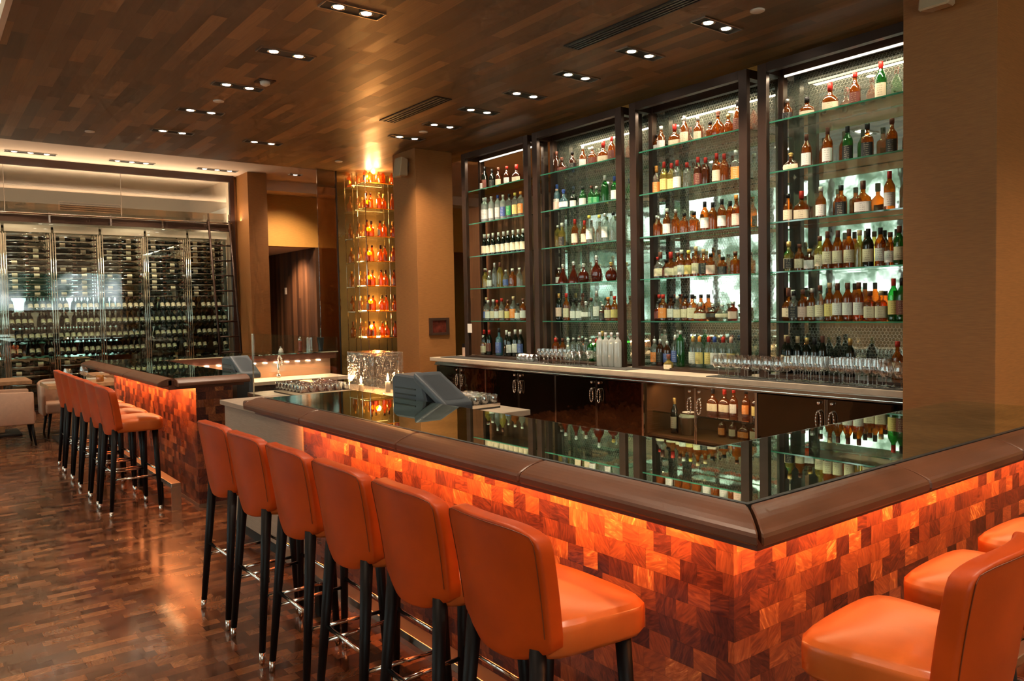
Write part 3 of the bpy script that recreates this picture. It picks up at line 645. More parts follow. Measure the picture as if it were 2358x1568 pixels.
# ---------------------------------------------------------------- bottles
GL={'a':bottleglass('amber_whisky',(.86,.36,.06),(.66,.19,.02),.42,.27),'k':bottleglass('dark_amber_spirit',(.42,.13,.03),(.22,.06,.015),.45,.42),
'g':bottleglass('green_glass',(.12,.55,.16),(.05,.30,.07),.45,.35),'n':bottleglass('near_black_green_glass',(.035,.06,.03),(.02,.03,.015),.5,.5),
'c':bottleglass('clear_glass',(.86,.90,.86),(.65,.67,.62),.65,.16),'y':bottleglass('pale_gold_spirit',(.90,.78,.30),(.70,.52,.12),.6,.3),
'r':bottleglass('dark_red_spirit',(.50,.10,.03),(.32,.04,.012),.5,.38),'b':bottleglass('pale_blue_glass',(.35,.62,.70),(.25,.50,.60),.55,.35),
'F':bottleglass('frosted_glass',(.80,.82,.78),(.72,.74,.70),.8,.72),'p':bottleglass('pinkish_glass',(.85,.70,.62),(.6,.45,.38),.6,.25)}
def labelmat(name,c,ink):
    m,nt,out=mat(name); tc=N(nt,'TexCoord'); sp=N(nt,'SeparateXYZ'); L(nt,tc.outputs['Object'],sp.inputs[0])
    v=N(nt,'VectorMath',operation='MULTIPLY'); L(nt,tc.outputs['Object'],v.inputs[0]); v.inputs[1].default_value=(300,300,40)
    n=N(nt,'TexNoise',Scale=1.,Detail=1.); L(nt,v.outputs[0],n.inputs['Vector'])
    ln=math_(nt,'GREATER_THAN',math_(nt,'FRACT',math_(nt,'MULTIPLY',sp.outputs[2],62.)),.62)
    ctr=math_(nt,'LESS_THAN',math_(nt,'ABSOLUTE',sp.outputs[1]),.017)
    f=math_(nt,'MULTIPLY',math_(nt,'MULTIPLY',ln,ctr),math_(nt,'GREATER_THAN',n.outputs['Fac'],.46))
    mx=N(nt,'Mix',data_type='RGBA'); L(nt,math_(nt,'MULTIPLY',f,.6),mx.inputs[0]); mx.inputs[6].default_value=(*c,1); mx.inputs[7].default_value=(*ink,1)
    bsdf(nt,out,mx.outputs[2],.5); return m
LB={k:labelmat(n,c,i) for k,n,c,i in (('w','white_label',(.80,.76,.70),(.25,.2,.2)),('c','cream_label',(.78,.66,.46),(.3,.18,.1)),('k','black_label',(.02,.02,.02),(.5,.42,.3)),
('d','dark_red_label',(.16,.04,.03),(.5,.35,.2)),('o','orange_label',(.80,.25,.05),(.9,.7,.5)),('y','yellow_label',(.80,.62,.22),(.3,.15,.05)),('p','pink_label',(.78,.55,.45),(.4,.2,.15)),
('b','blue_label',(.08,.12,.35),(.6,.6,.7)),('g','green_label',(.03,.30,.10),(.6,.6,.4)))}
CP={k:simple(n,c,.4,mt) for k,n,c,mt in (('r','red_wax',(.60,.03,.02),0),('k','black_cap',(.015,.012,.012),0),('g','gold_cap',(.75,.48,.16),.8),('w','white_cap',(.80,.76,.70),0),('n','brown_capsule',(.16,.05,.03),0),
('c','cork',(.66,.46,.26),0),('b','blue_cap',(.05,.10,.40),0),('s','silver_cap',(.75,.73,.70),.9),('o','orange_cap',(.85,.30,.06),0),('y','yellow_cap',(.85,.65,.12),0),('p','pink_cap',(.80,.45,.35),0),('F','frosted_stopper',(.7,.72,.7),0))}
# shape: (profile, squareness, flatness, label z0,z1, cap z0, cap r, height)
SH={'w':([(.030,0),(.037,.004),(.0375,.01),(.0375,.165),(.034,.185),(.022,.205),(.0145,.222),(.0135,.262)],0,1,.035,.135,.258,.0165,.30),
'b':([(.030,0),(.036,.003),(.0375,.012),(.0375,.175),(.034,.200),(.022,.225),(.0150,.240),(.0140,.296)],0,1,.045,.145,.250,.0155,.30),
's':([(.032,0),(.037,.004),(.038,.01),(.038,.175),(.034,.192),(.020,.204),(.0145,.215),(.0140,.258)],.8,.9,.03,.145,.254,.0175,.30),
'f':([(.046,0),(.053,.005),(.055,.02),(.055,.115),(.050,.140),(.030,.160),(.0165,.175),(.0150,.225)],.35,.6,.03,.105,.205,.0185,.27),
'c':([(.030,0),(.035,.003),(.0355,.01),(.0355,.215),(.031,.232),(.018,.244),(.0135,.252),(.0130,.278)],0,1,.06,.165,.268,.0165,.30),
'd':([(.030,0),(.040,.006),(.056,.035),(.062,.07),(.056,.105),(.036,.135),(.017,.150),(.0135,.190)],0,.5,.045,.10,.186,.0150,.24),
't':([(.050,0),(.060,.004),(.061,.012),(.052,.05),(.036,.10),(.020,.145),(.0140,.165),(.0135,.200)],.1,.7,.03,.075,.196,.0150,.24),
'k':([(.042,0),(.050,.004),(.052,.02),(.052,.07),(.046,.085),(.026,.10),(.016,.108),(.0155,.130)],0,.8,.02,.065,.125,.02,.17)}
def make_bottle(code,name='liquor_bottle'):
    sh,g,lb,cp=code; pour=sh=='p'; pr,sq,fy,l0,l1,cz,cr,H=SH['w' if pour else sh]
    t=thing(name,(0,0,0),'x','bottle')
    MB().lathe(pr,14,sq=sq,fy=1,).obj('body',GL[g],t,True)
    if fy!=1 or True:
        me=KIDS[t.name][-1].data
        for v_ in me.vertices: v_.co.x*=fy
    if lb!='-':
        n=9; k=0; v=[];f=[]
        def rad(z):
            for (r0,z0),(r1,z1) in zip(pr[:-1],pr[1:]):
                if z0<=z<=z1: return r0+(r1-r0)*(z-z0)/(z1-z0+1e-9)
            return pr[0][0]
        zs=[l0,(l0+l1)/2,l1]
        for z in zs:
            for i in range(n):
                a=PI+(-1.2+2.4*i/(n-1)); ct,st_=math.cos(a),math.sin(a); kk=1.
                if sq: kk=(abs(ct)**(2+sq*6)+abs(st_)**(2+sq*6))**(-1/(2+sq*6))
                r=rad(z)*1.0+.0012; v.append((r*ct*kk*fy-.0006,r*st_*kk,z))
        for j in range(2):
            for i in range(n-1): f.append((j*n+i,(j+1)*n+i,(j+1)*n+i+1,j*n+i+1))
        mesh('paper_label',v,f,LB[lb],t,True)
    if sh in 'dt': MB().lathe([(cr*.8,cz),(cr,cz+.008),(cr*.8,cz+.012),(.018,cz+.022),(.020,cz+.032),(.014,cz+.042),(.002,cz+.046)],12).obj('stopper',CP[cp],t,True)
    elif pour:
        c=MB().lathe([(cr,cz-.035),(cr,cz),(cr*.7,cz+.012)],12).obj('cap',CP[cp],t,True); MB().tube((0,0,cz+.01),(-.006,0,cz+.045),.005,.003,8).obj('spout',M['chrome'],t,True)
    elif sh=='b': MB().lathe([(cr,cz),(cr,H),(cr*.9,H+.003)],12).obj('cap',CP[cp],t,True)
    else: MB().lathe([(cr,cz),(cr,H-.002),(cr*.85,H)],12).obj('cap',CP[cp],t,True)
    return t,H
SHN={'w':'round','b':'tall','s':'square','f':'broad','c':'slim','d':'bulbous','t':'conical','p':'spouted','k':'squat'}
GLN={'a':'amber','k':'dark brown','g':'green','n':'dark green','c':'clear','y':'pale gold','r':'dark red','b':'blue','F':'frosted','p':'pinkish'}
LBN={'w':'white label','c':'cream label','k':'black label','d':'dark red label','o':'orange label','y':'yellow label','p':'pink label','b':'blue label','g':'green label','-':'no label'}
CPN={'r':'red cap','k':'black cap','g':'gold cap','w':'white cap','n':'brown cap','c':'cork','b':'blue cap','s':'silver cap','o':'orange cap','y':'yellow cap','p':'pink cap','F':'frosted stopper'}
PROTO={}
def put_bottle(code,x,y,z,h,label,group,rz=0.,name='liquor_bottle',wx=1.):
    k=(code,name)
    if k not in PROTO:
        t,H=make_bottle(code,name); PROTO[k]=(t,H); s=(wx,wx,h/H); t.location=(x,y,z); t.scale=s; t.rotation_euler=(0,0,rz); t['label']=label; t['group']=group; return t
    t,H=PROTO[k]; o=copy_tree(t,(x,y,z),rz,label,scale=(wx,wx,h/H)); o['group']=group; return o
SHELF=['top shelf','second shelf','third shelf','fourth shelf','lowest glass shelf','counter shelf']
for line in BOTTLES.strip().split('\n'):
    key,rest=line.split('|'); bi,si=map(int,key.split())
    items=rest.split()
    for n_,it in enumerate(items):
        y,code,h=it.split(':'); code=code.replace('wddk','wkdk'); y=float(y); h=float(h)
        a,b=BAYS[bi-1]; e_=.145 if code[0] in 'fdt' else .115; y=max(a+e_,min(b-e_,y))
        x=6.135 if si<5 else 6.08
        lab='%s %s bottle, %s, %s from left, %s, %s bay'%(SHN[code[0]],GLN[code[1]],LBN[code[2]],ORD[n_],SHELF[si],BN[bi-1])
        put_bottle(code,x+R.uniform(-.012,.012),y,SZ[si]+.0005-(.002 if si==5 else 0),h,lab,'bottles on the %s of the %s bay'%(SHELF[si],BN[bi-1]),R.uniform(-.15,.15)+.35,wx=1.13)
# four frosted bottles and small things on the counter
for i in range(4): put_bottle('cF-s',5.80+.0*i,6.0-.088*i,.968,.36,'tall frosted bottle, %s of the four grouped in front of the shelves'%ORD[i],'frosted bottles on the counter',0.,wx=1.12)
put_bottle('kycn',5.88,5.12,.96,.16,'small squat jar of yellow preserve alone on the pale counter','yellow jar')
tag(box('paper_tag',5.842,5.846,8.46,8.56,1.29,1.41,M['white']),'small white paper card hanging at the left post of the leftmost bay','card')
t=thing('menu_box',(6.02,8.86,.96),'small black topped pepper pot box at the far left of the counter','box')
box('base',-.04,.04,-.04,.04,0,.12,M['chairfab'],t); box('lid',-.042,.042,-.042,.042,.12,.17,M['black'],t)
# inside the glass-door cabinet
for i in range(6):
    put_bottle(('fack','facr','wawr','waok','wkyk','wawr')[i],5.92+.02*(i%2),4.62-.118*i,.577,.25,'amber bottle on the shelf inside the glass-door cabinet, %s from left'%ORD[i],'bottles inside the glass-door cabinet')
for i in range(5):
    put_bottle(('waok','wacr','faoc','sack','wacr')[i],5.98,4.56-.12*i,.361,.19,'small dark amber bottle on the cabinet floor, %s from left'%ORD[i],'bottles on the cabinet floor')
t=thing('ice_bucket',(5.86,4.86,.361),'steel ice bucket with a folded napkin inside the glass-door cabinet','ice bucket')
MB().lathe([(.06,0),(.065,.004),(.085,.16),(.09,.165),(.084,.165),(.06,.01)],20).obj('pail',M['brush'],t,True); MB().lathe([(.07,.15),(.095,.17),(.08,.21),(.04,.22),(.002,.215)],9).obj('napkin',M['white'],t)
put_bottle('bncg',5.82,5.0,.361,.34,'dark wine bottle with gold foil beside the ice bucket','wine beside the ice bucket')
# ---------------------------------------------------------------- glassware
def make_glass(kind):
    t=thing('wine_glass',(0,0,0),'x','wine glass')
    if kind=='wine': b=[(.004,.085),(.022,.092),(.036,.112),(.040,.135),(.036,.175),(.031,.205)]; s=.085
    elif kind=='brandy': b=[(.004,.065),(.032,.075),(.050,.105),(.052,.13),(.044,.17),(.037,.19)]; s=.065
    elif kind=='martini': b=[(.003,.09),(.010,.095),(.045,.15),(.046,.152)]; s=.09
    else: b=[(.003,.06),(.014,.066),(.024,.09),(.026,.13),(.023,.165)]; s=.06
    MB().lathe(b,14,cap=False).obj('bowl',M['stem'],t,True)
    MB().lathe([(.004,.004),(.0035,s*.6),(.005,s+.003)],8,cap=False).obj('stem',M['stem'],t,True)
    MB().lathe([(.033,0),(.033,.0015),(.018,.004),(.004,.007)],14).obj('foot',M['stem'],t,True); return t
GP={}
def put_glass(kind,x,y,z,label,group):
    if kind not in GP: GP[kind]=make_glass(kind); o=GP[kind]; o.location=(x,y,z); o['label']=label
    else: o=copy_tree(GP[kind],(x,y,z),R.uniform(0,3),label)
    o['group']=group; return o
ROWN=['front','middle','back']
def field(kind,y0,y1,n,xs,z,what,group):
    for r_,x in enumerate(xs):
        for i in range(n):
            put_glass(kind,x+R.uniform(-.004,.004),y0+(y1-y0)*i/(n-1)+R.uniform(-.004,.004),z,'%s, %s from left, %s row'%(what,ORD[i],ROWN[r_ if len(xs)>2 else (0 if r_==0 else 2)]),group)
field('brandy',4.33,3.72,7,(5.63,5.73),.968,'clear round brandy glass on the black mat','brandy glasses on the long mat')
field('wine',3.64,3.36,5,(5.62,5.70,5.77),.968,'tall wine glass left of the gap on the long mat','wine glasses in the left group')
field('wine',3.24,2.90,6,(5.62,5.70,5.77),.968,'tall wine glass right of the gap on the long mat','wine glasses in the right group')
field('brandy',2.83,2.72,2,(5.62,5.74),.968,'clear round brandy glass next to the brown column','brandy glasses beside the column')
field('flute',6.92,6.40,8,(5.72,5.79),.968,'small clear stemmed glass on the left mat','small stemmed glasses on the left mat')
field('martini',6.33,6.08,3,(5.70,5.80),.968,'clear cocktail glass beside the frosted bottles','cocktail glasses beside the frosted bottles')
def make_tumbler():
    t=thing('tumbler',(0,0,0),'x','glass')
    MB().lathe([(.031,0),(.033,.002),(.035,.085),(.033,.085),(.030,.010)],12,cap=False).obj('wall',M['tumbler'],t,True); MB().lathe([(.031,0),(.031,.009),(.002,.010)],12).obj('base',M['tumbler'],t,True); return t
tp=None
def put_tumbler(x,y,z,label,group,flip=False):
    global tp
    if tp is None: tp=make_tumbler(); o=tp; o.location=(x,y,z); o['label']=label
    else: o=copy_tree(tp,(x,y,z),None,label)
    o['group']=group
    if flip: o.rotation_euler=(PI,0,0); o.location.z=z+.0855
    return o
for i in range(4):
    for j in range(2): put_tumbler(5.76+.08*j,7.36-.08*i,.968,'short clear tumbler on the left mat, %s from left in the %s row'%(ORD[i],('front','back')[j]),'tumblers on the left mat')
# ================================================================ SERVICE STATION BETWEEN BARS AND BACK BAR
t=thing('service_station',(0,0,0),'low beige service station behind the near bar carrying glass racks and glass block','service counter')
box('body',2.42,3.40,4.30,7.0,.0,.845,M['stone'],t); box('worktop',2.38,3.43,4.26,7.05,.845,.885,M['slab'],t,.004)
def rack(x,y,nx,ny,label,g):
    t=thing('glass_rack',(x,y,.885),label,'glass rack'); w,h=nx*.078,ny*.078
    MB().box(0,w,0,h,0,.012).obj('tray',M['rubber'],t); 
    mb=MB()
    for a in ((0,w,0,.004,.012,.035),(0,w,h-.004,h,.012,.035),(0,.004,.004,h-.004,.012,.035),(w-.004,w,.004,h-.004,.012,.035)): mb.box(*a)
    mb.obj('rim',M['chrome'],t)
    for i in range(nx):
        for j in range(ny): put_tumbler(x+.039+i*.078,y+.039+j*.078,.898,'tumbler in %s, %s across, %s deep'%(g,ORD[i],ORD[j]),'tumblers in '+g,True)
rack(2.72,4.50,8,5,'rack of upturned tumblers on the station right of the pay terminal','the rack right of the terminal')
rack(2.56,6.25,6,8,'rack of upturned tumblers seen through the glass screen','the rack behind the glass screen')
for x,y in ((3.0,4.7),(2.8,6.6)): spot('rack_fill_beam',(x,y,3.75),90,(1.,.74,.56),.32,.5,.03)  # narrow spots without fittings, added to brighten the tumbler racks
# glass block with candles
t=thing('glass_block',(3.10,5.99,.885),'large clear cast-glass block lit by a candle on the service station','glass block')
def hollow(w,d,h,e):
    mb=MB(); mb.box(0,w,0,e,0,h).box(0,w,d-e,d,0,h).box(0,e,e,d-e,0,h).box(w-e,w,e,d-e,0,h).box(e,w-e,e,d-e,h-e,h); return mb
hollow(.30,.50,.355,.03).obj('cast_glass',M['iceglass'],t,False,bevel=.008)
def candle(x,y,z,h,l):
    t=thing('candle',(x,y,z),l,'candle','candles inside the glass block')
    MB().lathe([(.022,0),(.022,h),(.018,h+.003),(.002,h+.001)],14).obj('wax',M['white'],t,True); MB().lathe([(.002,h+.006),(.011,h+.022),(.008,h+.045),(.001,h+.075)],10).obj('flame',M['flame'],t,True)
    point('candle_light',(x,y,z+h+.05),5,(1.,.55,.22),.02)
candle(3.30,6.10,.886,.09,'short lit white candle in the right side of the glass block'); candle(3.17,6.36,.886,.06,'smaller lit candle in the left side of the glass block')
# pay terminals
def terminal(x,y,z,label,s=1.,rz=0.):
    t=thing('pay_terminal',(x,y,z),label,'pay terminal',rz=rz); P=lambda q:[(a*s,b*s,c*s) for a,b,c in q]
    prof=[(.34,-.03),(.34,.165),(.31,.185),(.03,.180),(.0,.165),(-.06,.02),(-.06,-.03)]
    n=len(prof); v=[(x_,yy,zz) for x_ in (0,.17) for yy,zz in prof]
    mesh('housing',P(v),[(i,i+n,(i+1)%n+n,(i+1)%n) for i in range(n)]+[tuple(range(n)),tuple(range(2*n-1,n-1,-1))],M['pos'],t).modifiers.new('b','BEVEL').width=.012
    mb=MB()
    for k in range(3): mb.box(-.004,.0,.06,.30,.03+.035*k,.038+.035*k)
    o=mb.obj('slots',M['dark'],t); 
    a,b=(.07,.205),(-.27,.045); d=math.hypot(b[0]-a[0],b[1]-a[1]); nx,nz=-(b[1]-a[1])/d*-1,(b[0]-a[0])/d
    T=.052; q=[a,b,(b[0]-.0,b[1]-T),(a[0]-.0,a[1]-T)]
    v=[(x_,yy,zz) for x_ in (-.01,.18) for yy,zz in q]
    o=mesh('display',P(v),[(0,1,2,3),(7,6,5,4),(0,4,5,1),(1,5,6,2),(2,6,7,3),(3,7,4,0)],M['pos'],t); bv=o.modifiers.new('b','BEVEL'); bv.width=.014; bv.segments=3
    v=[(x_,a[0]+(b[0]-a[0])*k,a[1]+(b[1]-a[1])*k+.001+.0) for x_ in (.02,.15) for k in (.12,.88)]
    mesh('screen',P(v),[(0,1,3,2)],simple('grey_screen_glass',(.05,.06,.07),.3),o)
    box('stand',.05*s,.21*s,.05*s,.28*s,-z,-.03*s,M['pos'],t)
terminal(2.30,3.86,1.035,'slate grey pay terminal rising behind the near bar top',1.)
terminal(2.31,7.22,1.02,'dark pay terminal behind the far bar, seen through the glass screen',.95)
# things on the far bar
t=thing('pepper_mill',(4.0,9.75,1.09),'dark red wooden pepper mill on the far bar','pepper mill')
MB().lathe([(.028,0),(.03,.01),(.02,.06),(.024,.12),(.02,.14)],14).obj('body',simple('red_brown_turned_wood',(.22,.04,.015),.25),t,True); MB().lathe([(.021,.142),(.024,.16),(.012,.185),(.006,.20),(.001,.205)],12).obj('top',M['chrome'],t,True)
t=thing('salt_mill',(3.72,9.70,1.09),'small white salt mill left of the dark red pepper mill','salt mill')
MB().lathe([(.03,0),(.032,.01),(.022,.05),(.012,.06)],14).obj('body',M['white'],t,True); MB().lathe([(.008,.06),(.014,.075),(.001,.09)],12).obj('top',M['chrome'],t,True)
t=thing('cocktail_shaker',(4.30,9.78,1.09),'dark cocktail mixing cup right of the pepper mill','shaker')
MB().lathe([(.035,0),(.03,.01),(.035,.06),(.05,.17),(.052,.175)],16).obj('cup',M['posd'],t,True); box('spoon',-.004,.004,-.004,.004,.05,.30,M['chrome'],t)
t=thing('glass_jug',(4.14,9.78,1.09),'clear glass mixing jug between pepper mill and shaker','jug')
MB().lathe([(.04,0),(.042,.17),(.045,.18)],16,cap=False).obj('wall',M['tumbler'],t,True); MB().lathe([(.04,0),(.04,.01)],16).obj('base',M['tumbler'],t,True)
t=thing('tap',(3.55,9.36,.80),'chrome swan-neck tap on the service side of the far bar','tap')
MB().path([(0,0,0),(0,0,.22)]+[(.0,-.06+.06*math.cos(a),.22+.06*math.sin(a)) for a in [PI*i/8 for i in range(1,9)]]+[(0,-.12,.16)],.011,8).obj('spout',M['chrome'],t,True); MB().tube((0,0,0),(0,0,.04),.025).obj('base',M['chrome'],t,True)
t=thing('sink_counter',(0,0,0),'low pale sink counter behind the far bar','counter'); box('worktop',2.3,4.3,8.95,9.49,.76,.80,M['slab'],t); box('body',2.35,4.25,9.0,9.49,0,.76,M['dark'],t)
# ================================================================ AMBER BOTTLE TOWER
t=thing('mirror_panel',(0,0,0),'tall bronze-tinted mirror panel behind the amber bottle tower','mirror')
box('sheet',5.36,6.55,11.42,11.45,0,3.81,M['bronzemir'],t); box('edge_trim',5.345,5.36,11.40,11.45,0,3.81,M['blackm'],t)
tag(box('glass_partition',5.03,5.345,11.41,11.425,0,3.81,M['smoke']),'narrow smoked glass panel left of the amber bottle tower','glass panel')
t=thing('display_tower',(5.66,11.05,0),'tall glass shelf tower with glowing amber bottles under the plank ceiling','display shelves')
TZ=[1.18,1.60,2.00,2.39,2.78,3.22,3.62]
for z in TZ:
    s=box('glass_shelf',0,.58,0,.30,z-.012,z,M['shelf'],t); box('shelf_edge',0,.58,-.008,0,z-.012,z,M['amberglass'],s); box('light_strip',.05,.53,.30,.312,z+.004,z+.016,M['strip'],s)
for x in (0.01,.57):
    for y in (.01,.29): MB().tube((x,y,.5),(x,y,3.81),.007,n=8).obj('rod',M['chrome'],t,True)
box('base',-.02,.60,-.02,.32,0,.5,M['dark'],t)
for k,z in enumerate(TZ):
    for i in range(5):
        put_bottle(('fa-n','wacn','sa-g','fa-g','wa-n')[(i+k)%5],5.72+.115*i,11.13+.07*(i%2),z,.26,'amber bottle glowing on the tower shelf, %s from left, %s shelf up'%(ORD[i],ORD[k]),'amber bottles on the tower shelf '+ORD[k])
    point('tower_glow',(5.95,11.33,z+.16),9,(1.,.42,.10),.04)
point('tower_top',(5.85,11.0,3.66),8,(1.,.55,.22),.03); point('tower_spark',(5.75,11.08,3.72),8,(1.,.6,.3),.02)
# ================================================================ WINE CELLAR WALL
CY=15.1; BX=[.49,1.217,1.925,2.648,3.379,4.112,4.852]
t=thing('cellar_glazing',(0,0,0),'dark framed glass front of the wine cellar reflecting the room','glazed front')
MB().box(-6,4.94,15.02,15.10,4.10,4.22).box(4.86,4.94,15.02,15.10,0,4.10).box(-6,4.86,15.02,15.10,0,.06).obj('frame',simple('dark_brown_frame_cellar',(.035,.014,.010),.3),t)
MB().box(-6,4.86,15.055,15.065,3.30,4.10).obj('upper_glass',M['winglass'],t); MB().box(-6,4.86,15.055,15.065,.06,3.17).obj('lower_glass',M['glass'],t)
for x in (1.25,2.98): box('glass_joint',x-.004,x+.004,15.05,15.07,3.30,4.10,M['brush'],t)
t=thing('ladder_rail',(0,0,0),'dark brown ladder rail with chrome brackets across the wine cellar','rail')
box('rail',-6,4.86,14.97,15.018,3.17,3.29,M['bronze'],t); MB().tube((-6,14.94,3.31),(4.86,14.94,3.31),.014).obj('tube',M['chrome'],t,True)
for x in (.98,1.86,2.78,3.62,4.40): box('bracket',x-.014,x+.014,14.93,14.97,3.17,3.34,M['chrome'],t)
t=thing('library_ladder',(0,0,0),'dark wooden library ladder leaning on the wine cellar rail','ladder')
def lad(x,k): return (x+ (0.0)*k,14.93-.62*k,3.36-3.36*k)
for x in (4.42,4.80): MB().tube(lad(x,0),lad(x,1),.022,n=8).obj('stile',M['bronze'],t,True)
for i in range(11):
    k=.06+i*.084; MB().tube(lad(4.42,k),lad(4.80,k),.014,n=8).obj('rung',M['bronze'],t,True)
for x in (4.42,4.80): box('hook',x-.012,x+.012,14.90,14.94,3.33,3.47,M['chrome'],t)
RZ=[1.952+.1045*i for i in range(11)]; LZ=[.925,1.173,1.421,1.676]
RN=['first','second','third','fourth','fifth','sixth']
wb=None
def wine_proto():
    t=thing('wine_bottle',(0,0,0),'x','wine bottle'); pr=SH['b'][0]
    MB().lathe(pr,10).obj('body',simple('black_wine_glass',(.012,.014,.010),.12),t,True)
    MB().lathe([(.0386,.055),(.0386,.135)],12,cap=False).obj('paper_label',LB['c'],t,True)
    MB().lathe([(.0155,.25),(.0155,.30),(.003,.301)],8).obj('cap',CP['n'],t,True); return t
wb=wine_proto(); first=True
wn_=wine_proto(); D.objects.remove(KIDS[wn_.name].pop(1)); first2=True
def put_wine(loc,rot,label,group,capk=None):
    global first,first2
    if R.random()<.38 and 'lying' in label:
        if first2: wn_.location=loc; wn_.rotation_euler=rot; wn_['label']=label; wn_['group']=group; first2=False; return wn_
        o=copy_tree(wn_,loc,None,label,rot=rot); o['group']=group; return o
    if first: wb.location=loc; wb.rotation_euler=rot; wb['label']=label; wb['group']=group; first=False; return wb
    o=copy_tree(wb,loc,None,label,rot=rot); o['group']=group; return o
for bi in range(6):
    a,b=BX[bi],BX[bi+1]
    t=thing('wine_rack',(a,15.2,0),'steel and glass wine rack, %s bay from the left in the cellar'%RN[bi] if bi else 'steel wine rack at the frame edge, leftmost bay in the cellar','wine rack','wine racks in the cellar'); W=b-a
    for x in (.0,.035,W-.035):
        for y in (0,.26): MB().tube((x,y,0),(x,y,3.02),.009,n=6).obj('post',M['chrome'],t,True)
    for z in RZ: MB().tube((.035,.02,z),(W-.035,.02,z),.0055,n=6).tube((.035,.20,z),(W-.035,.20,z),.0055,n=6).obj('rod',M['chrome'],t,True)
    for z in [.47,.62,.77]: MB().tube((.035,.02,z),(W-.035,.02,z),.0055,n=6).tube((.035,.20,z),(W-.035,.20,z),.0055,n=6).obj('rod',M['chrome'],t,True)
    for z in LZ: box('glass_shelf',.03,W-.03,0,.27,z-.010,z,M['shelf'],t)
    box('header',.02,W-.02,.0,.03,3.03,3.15,M['beige'],t)
    if bi==0: continue
    for ri,z in enumerate(RZ[:-1]+[.47,.62,.77]):
        for k in range(2):
            if R.random()<.06: continue
            put_wine((a+.055+.315*k,15.31+R.uniform(-.02,.02),z+.0445),(R.uniform(0,6),0,0),'lying wine bottle, %s, %s row up, cellar bay %s from left'%(('left of pair','right of pair')[k],ORD[ri if ri<10 else 0] if ri<10 else ('lowest','second lowest','third lowest')[ri-10],RN[bi]),'lying wine bottles in the cellar')
            (KIDS)
            o=D.objects[-1] if False else None
    for ri,z in enumerate(LZ):
        n=7
        for k in range(n):
            if R.random()<(.10 if bi<4 else .18): continue
            put_wine((a+.08+(W-.16)*k/(n-1),15.235,z+.030),(math.radians(-38),0,0),'tilted wine bottle, %s from left, shelf %s up, cellar bay %s from left'%(ORD[k],ORD[ri],RN[bi]),'tilted display bottles in the cellar')
# lying bottles need their neck along x
for o in [o for o in COL.objects if o.get('group')=='lying wine bottles in the cellar']: o.rotation_euler=(0,PI/2,0)
for x in (1.3,3.2): spot('cellar_light',(x,14.3,4.1),120,(1.,.85,.62),1.3,.8,.08,(math.radians(12),0,0))
for x in (0.8,2.4,4.0): spot('cellar_light',(x,16.9,4.15),130,(1.,.86,.66),2.2,.8,.1)
tag(MB().box(2.40,3.56,17.975,17.985,3.74,3.93).obj('air_grille',M['cream']),'pale wall grille above the wine racks behind the glass','air grille')
g_=MB()
for k in range(4): g_.box(2.43,3.53,17.968,17.975,3.765+.042*k,3.783+.042*k)
o=g_.obj('slats',M['dark'],D.objects['air_grille'])
# passage: wall washer and switch
spot('passage_light',(6.15,16.3,2.90),170,(1.,.66,.42),1.9,1.,.08,(0,math.radians(-24),0)); spot('passage_light',(6.0,14.3,4.1),260,WL,1.7,.9,.06,(.45,0,0))
t=thing('light_switch',(6.8,17.3,2.1),'small white switch plate on the dark passage wall','switch'); box('plate',-.012,0,-.05,.05,-.075,.075,M['white'],t,.002); box('rocker',-.018,-.012,-.02,.02,-.03,.03,M['white'],t)
# ================================================================ DINING TABLES AND CHAIRS
def table(x,y,w,d,label):
    t=thing('dining_table',(x,y,0),label,'dining table','square dining tables'); w/=2;d/=2
    box('table_top',-w,w,-d,d,.70,.75,M['tablewood'],t,.004); MB().box(-.14,.14,-.14,.14,.03,.70).obj('pedestal',M['tablewood'],t,bevel=.02); box('base_plate',-.32,.32,-.32,.32,0,.03,M['blackm'],t,.006)
table(1.72,11.55,.85,.80,'square oak dining table behind the last stool'); table(.80,12.75,.9,.8,'oak dining table at the left edge of the picture')
table(2.45,12.85,.85,.85,'oak dining table further back near the wine cellar')
def chair(x,y,rz,label):
    t=thing('dining_chair',(x,y,0),label,'dining chair','upholstered dining chairs',rz=rz)
    MB().box(-.26,.26,-.26,.24,.30,.44).obj('seat',M['chairfab'],t,bevel=.03,seg=3)
    v=[];f=[];n=17
    for lay,(r,) in enumerate(((.30,),(.245,))):
        for z in (.28,.52,.74):
            for i in range(n):
                a=PI+ (i/(n-1))*PI; e=.38; ca,sa=math.cos(a),math.sin(a)
                X=math.copysign(abs(ca)**e,ca)*r; Y=math.copysign(abs(sa)**e,sa)*r-.02 if abs(sa)>1e-6 else .24
                zz=z-(.06*(1-abs(sa)) if z>.7 else 0)
                v.append((X*(1+.05*(z-.28)),Y if i not in (0,n-1) else .22,zz))
    K=3*n
    for j in range(2):
        for i in range(n-1):
            a=j*n+i; f.append((a,a+1,a+n+1,a+n)); f.append((K+a,K+a+n,K+a+n+1,K+a+1))
    for i in range(n-1): f.append((2*n+i,2*n+i+1,K+2*n+i+1,K+2*n+i)); f.append((i,K+i,K+i+1,i+1))
    for e in (0,n-1):
        for j in range(2): q=(j*n+e,(j+1)*n+e,K+(j+1)*n+e,K+j*n+e); f.append(q if e==0 else tuple(reversed(q)))
    mesh('backrest',v,f,M['chairfab'],t,True).modifiers.new('b','BEVEL').width=.012
    for sx in (-1,1):
        for sy in (-1,1): MB().tube((sx*.20,sy*.19,.30),(sx*.24,sy*.23,0),.022,.012,8).obj('leg',M['black'],t,True)
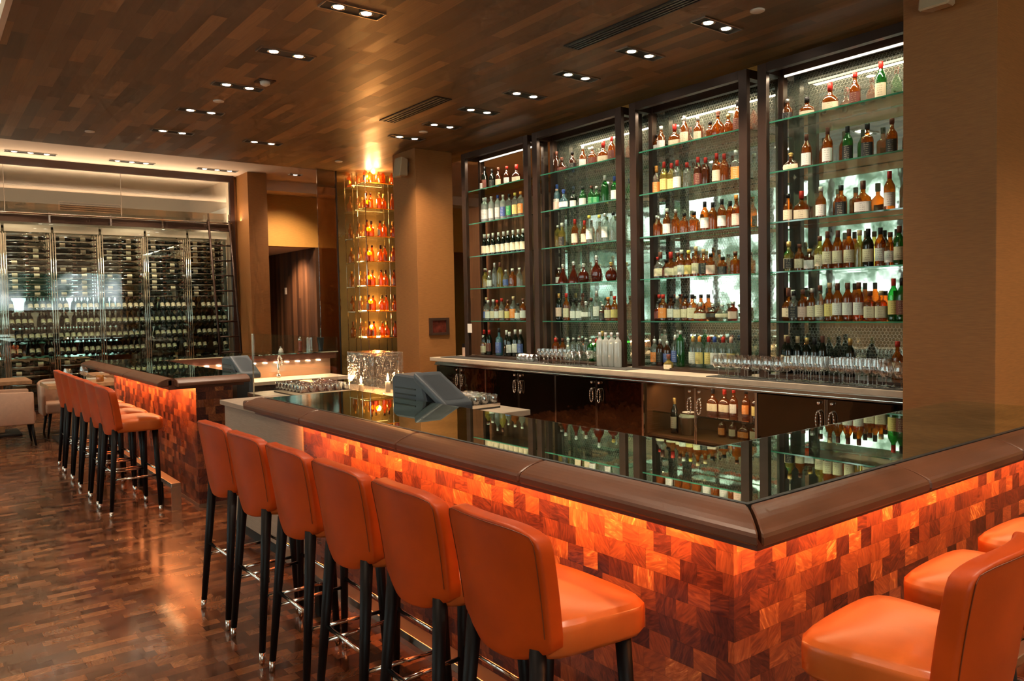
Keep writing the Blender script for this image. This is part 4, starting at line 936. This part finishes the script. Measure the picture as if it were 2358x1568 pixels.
chair(.93,11.55,PI/2*3+.0,'cream upholstered tub chair at the left edge beside the oak table')
chair(1.62,12.3,PI,'cream tub chair half hidden behind the last bar stool')
chair(.12,11.6,-PI/2,'cream tub chair cropped by the left edge of the picture')
for i,(x,y,l) in enumerate(((1.55,11.40,'wine glass on the dining table nearest the stools'),(1.78,11.7,'second wine glass on the dining table nearest the stools'),(2.3,12.75,'wine glass on the dining table by the wine cellar'))): put_glass('brandy',x,y,.75,l,'glasses on the dining tables')
vt=None
for i,(x,y) in enumerate(((1.46,11.25),(2.28,12.55),(2.55,12.60),(1.9,11.3))):
    l=('amber glass votive at the left of the nearest dining table','amber votive on the back dining table, left one','amber votive on the back dining table, right one','amber votive at the right of the nearest dining table')[i]
    if vt is None:
        vt=thing('votive_holder',(x,y,.75),l,'candle holder','amber votives'); MB().lathe([(.04,0),(.045,.005),(.045,.085),(.040,.085),(.038,.012),(.001,.012)],14).obj('cup',M['amberglass'],vt,True); MB().lathe([(.03,.012),(.03,.05),(.001,.052)],12).obj('wax',M['white'],vt,True)
    else: copy_tree(vt,(x,y,.75),None,l)
for i,(x,y) in enumerate(((1.40,11.62),(1.95,11.85),(2.30,13.0))):
    tag(MB().box(x-.11,x+.11,y-.10,y+.10,.75,.762).obj('folded_napkin',M['white']),('white folded napkin on the left of the nearest dining table','white folded napkin at the right of the nearest dining table','white folded napkin on the back dining table')[i],'napkin')
# ================================================================ VIEW
SC.view_settings.view_transform='Standard'; SC.view_settings.look='None'; SC.view_settings.gamma=1; SC.view_settings.exposure=0.75; SC.view_settings.use_curve_mapping=False
cy=SC.cycles; cy.use_denoising=True; cy.max_bounces=6; cy.transparent_max_bounces=18; cy.glossy_bounces=4; cy.diffuse_bounces=3; cy.transmission_bounces=3; cy.light_sampling_threshold=.03; cy.sample_clamp_indirect=4.; cy.caustics_reflective=False; cy.caustics_refractive=False; cy.use_adaptive_sampling=True; cy.adaptive_threshold=.08; cy.adaptive_min_samples=8; cy.use_light_tree=True
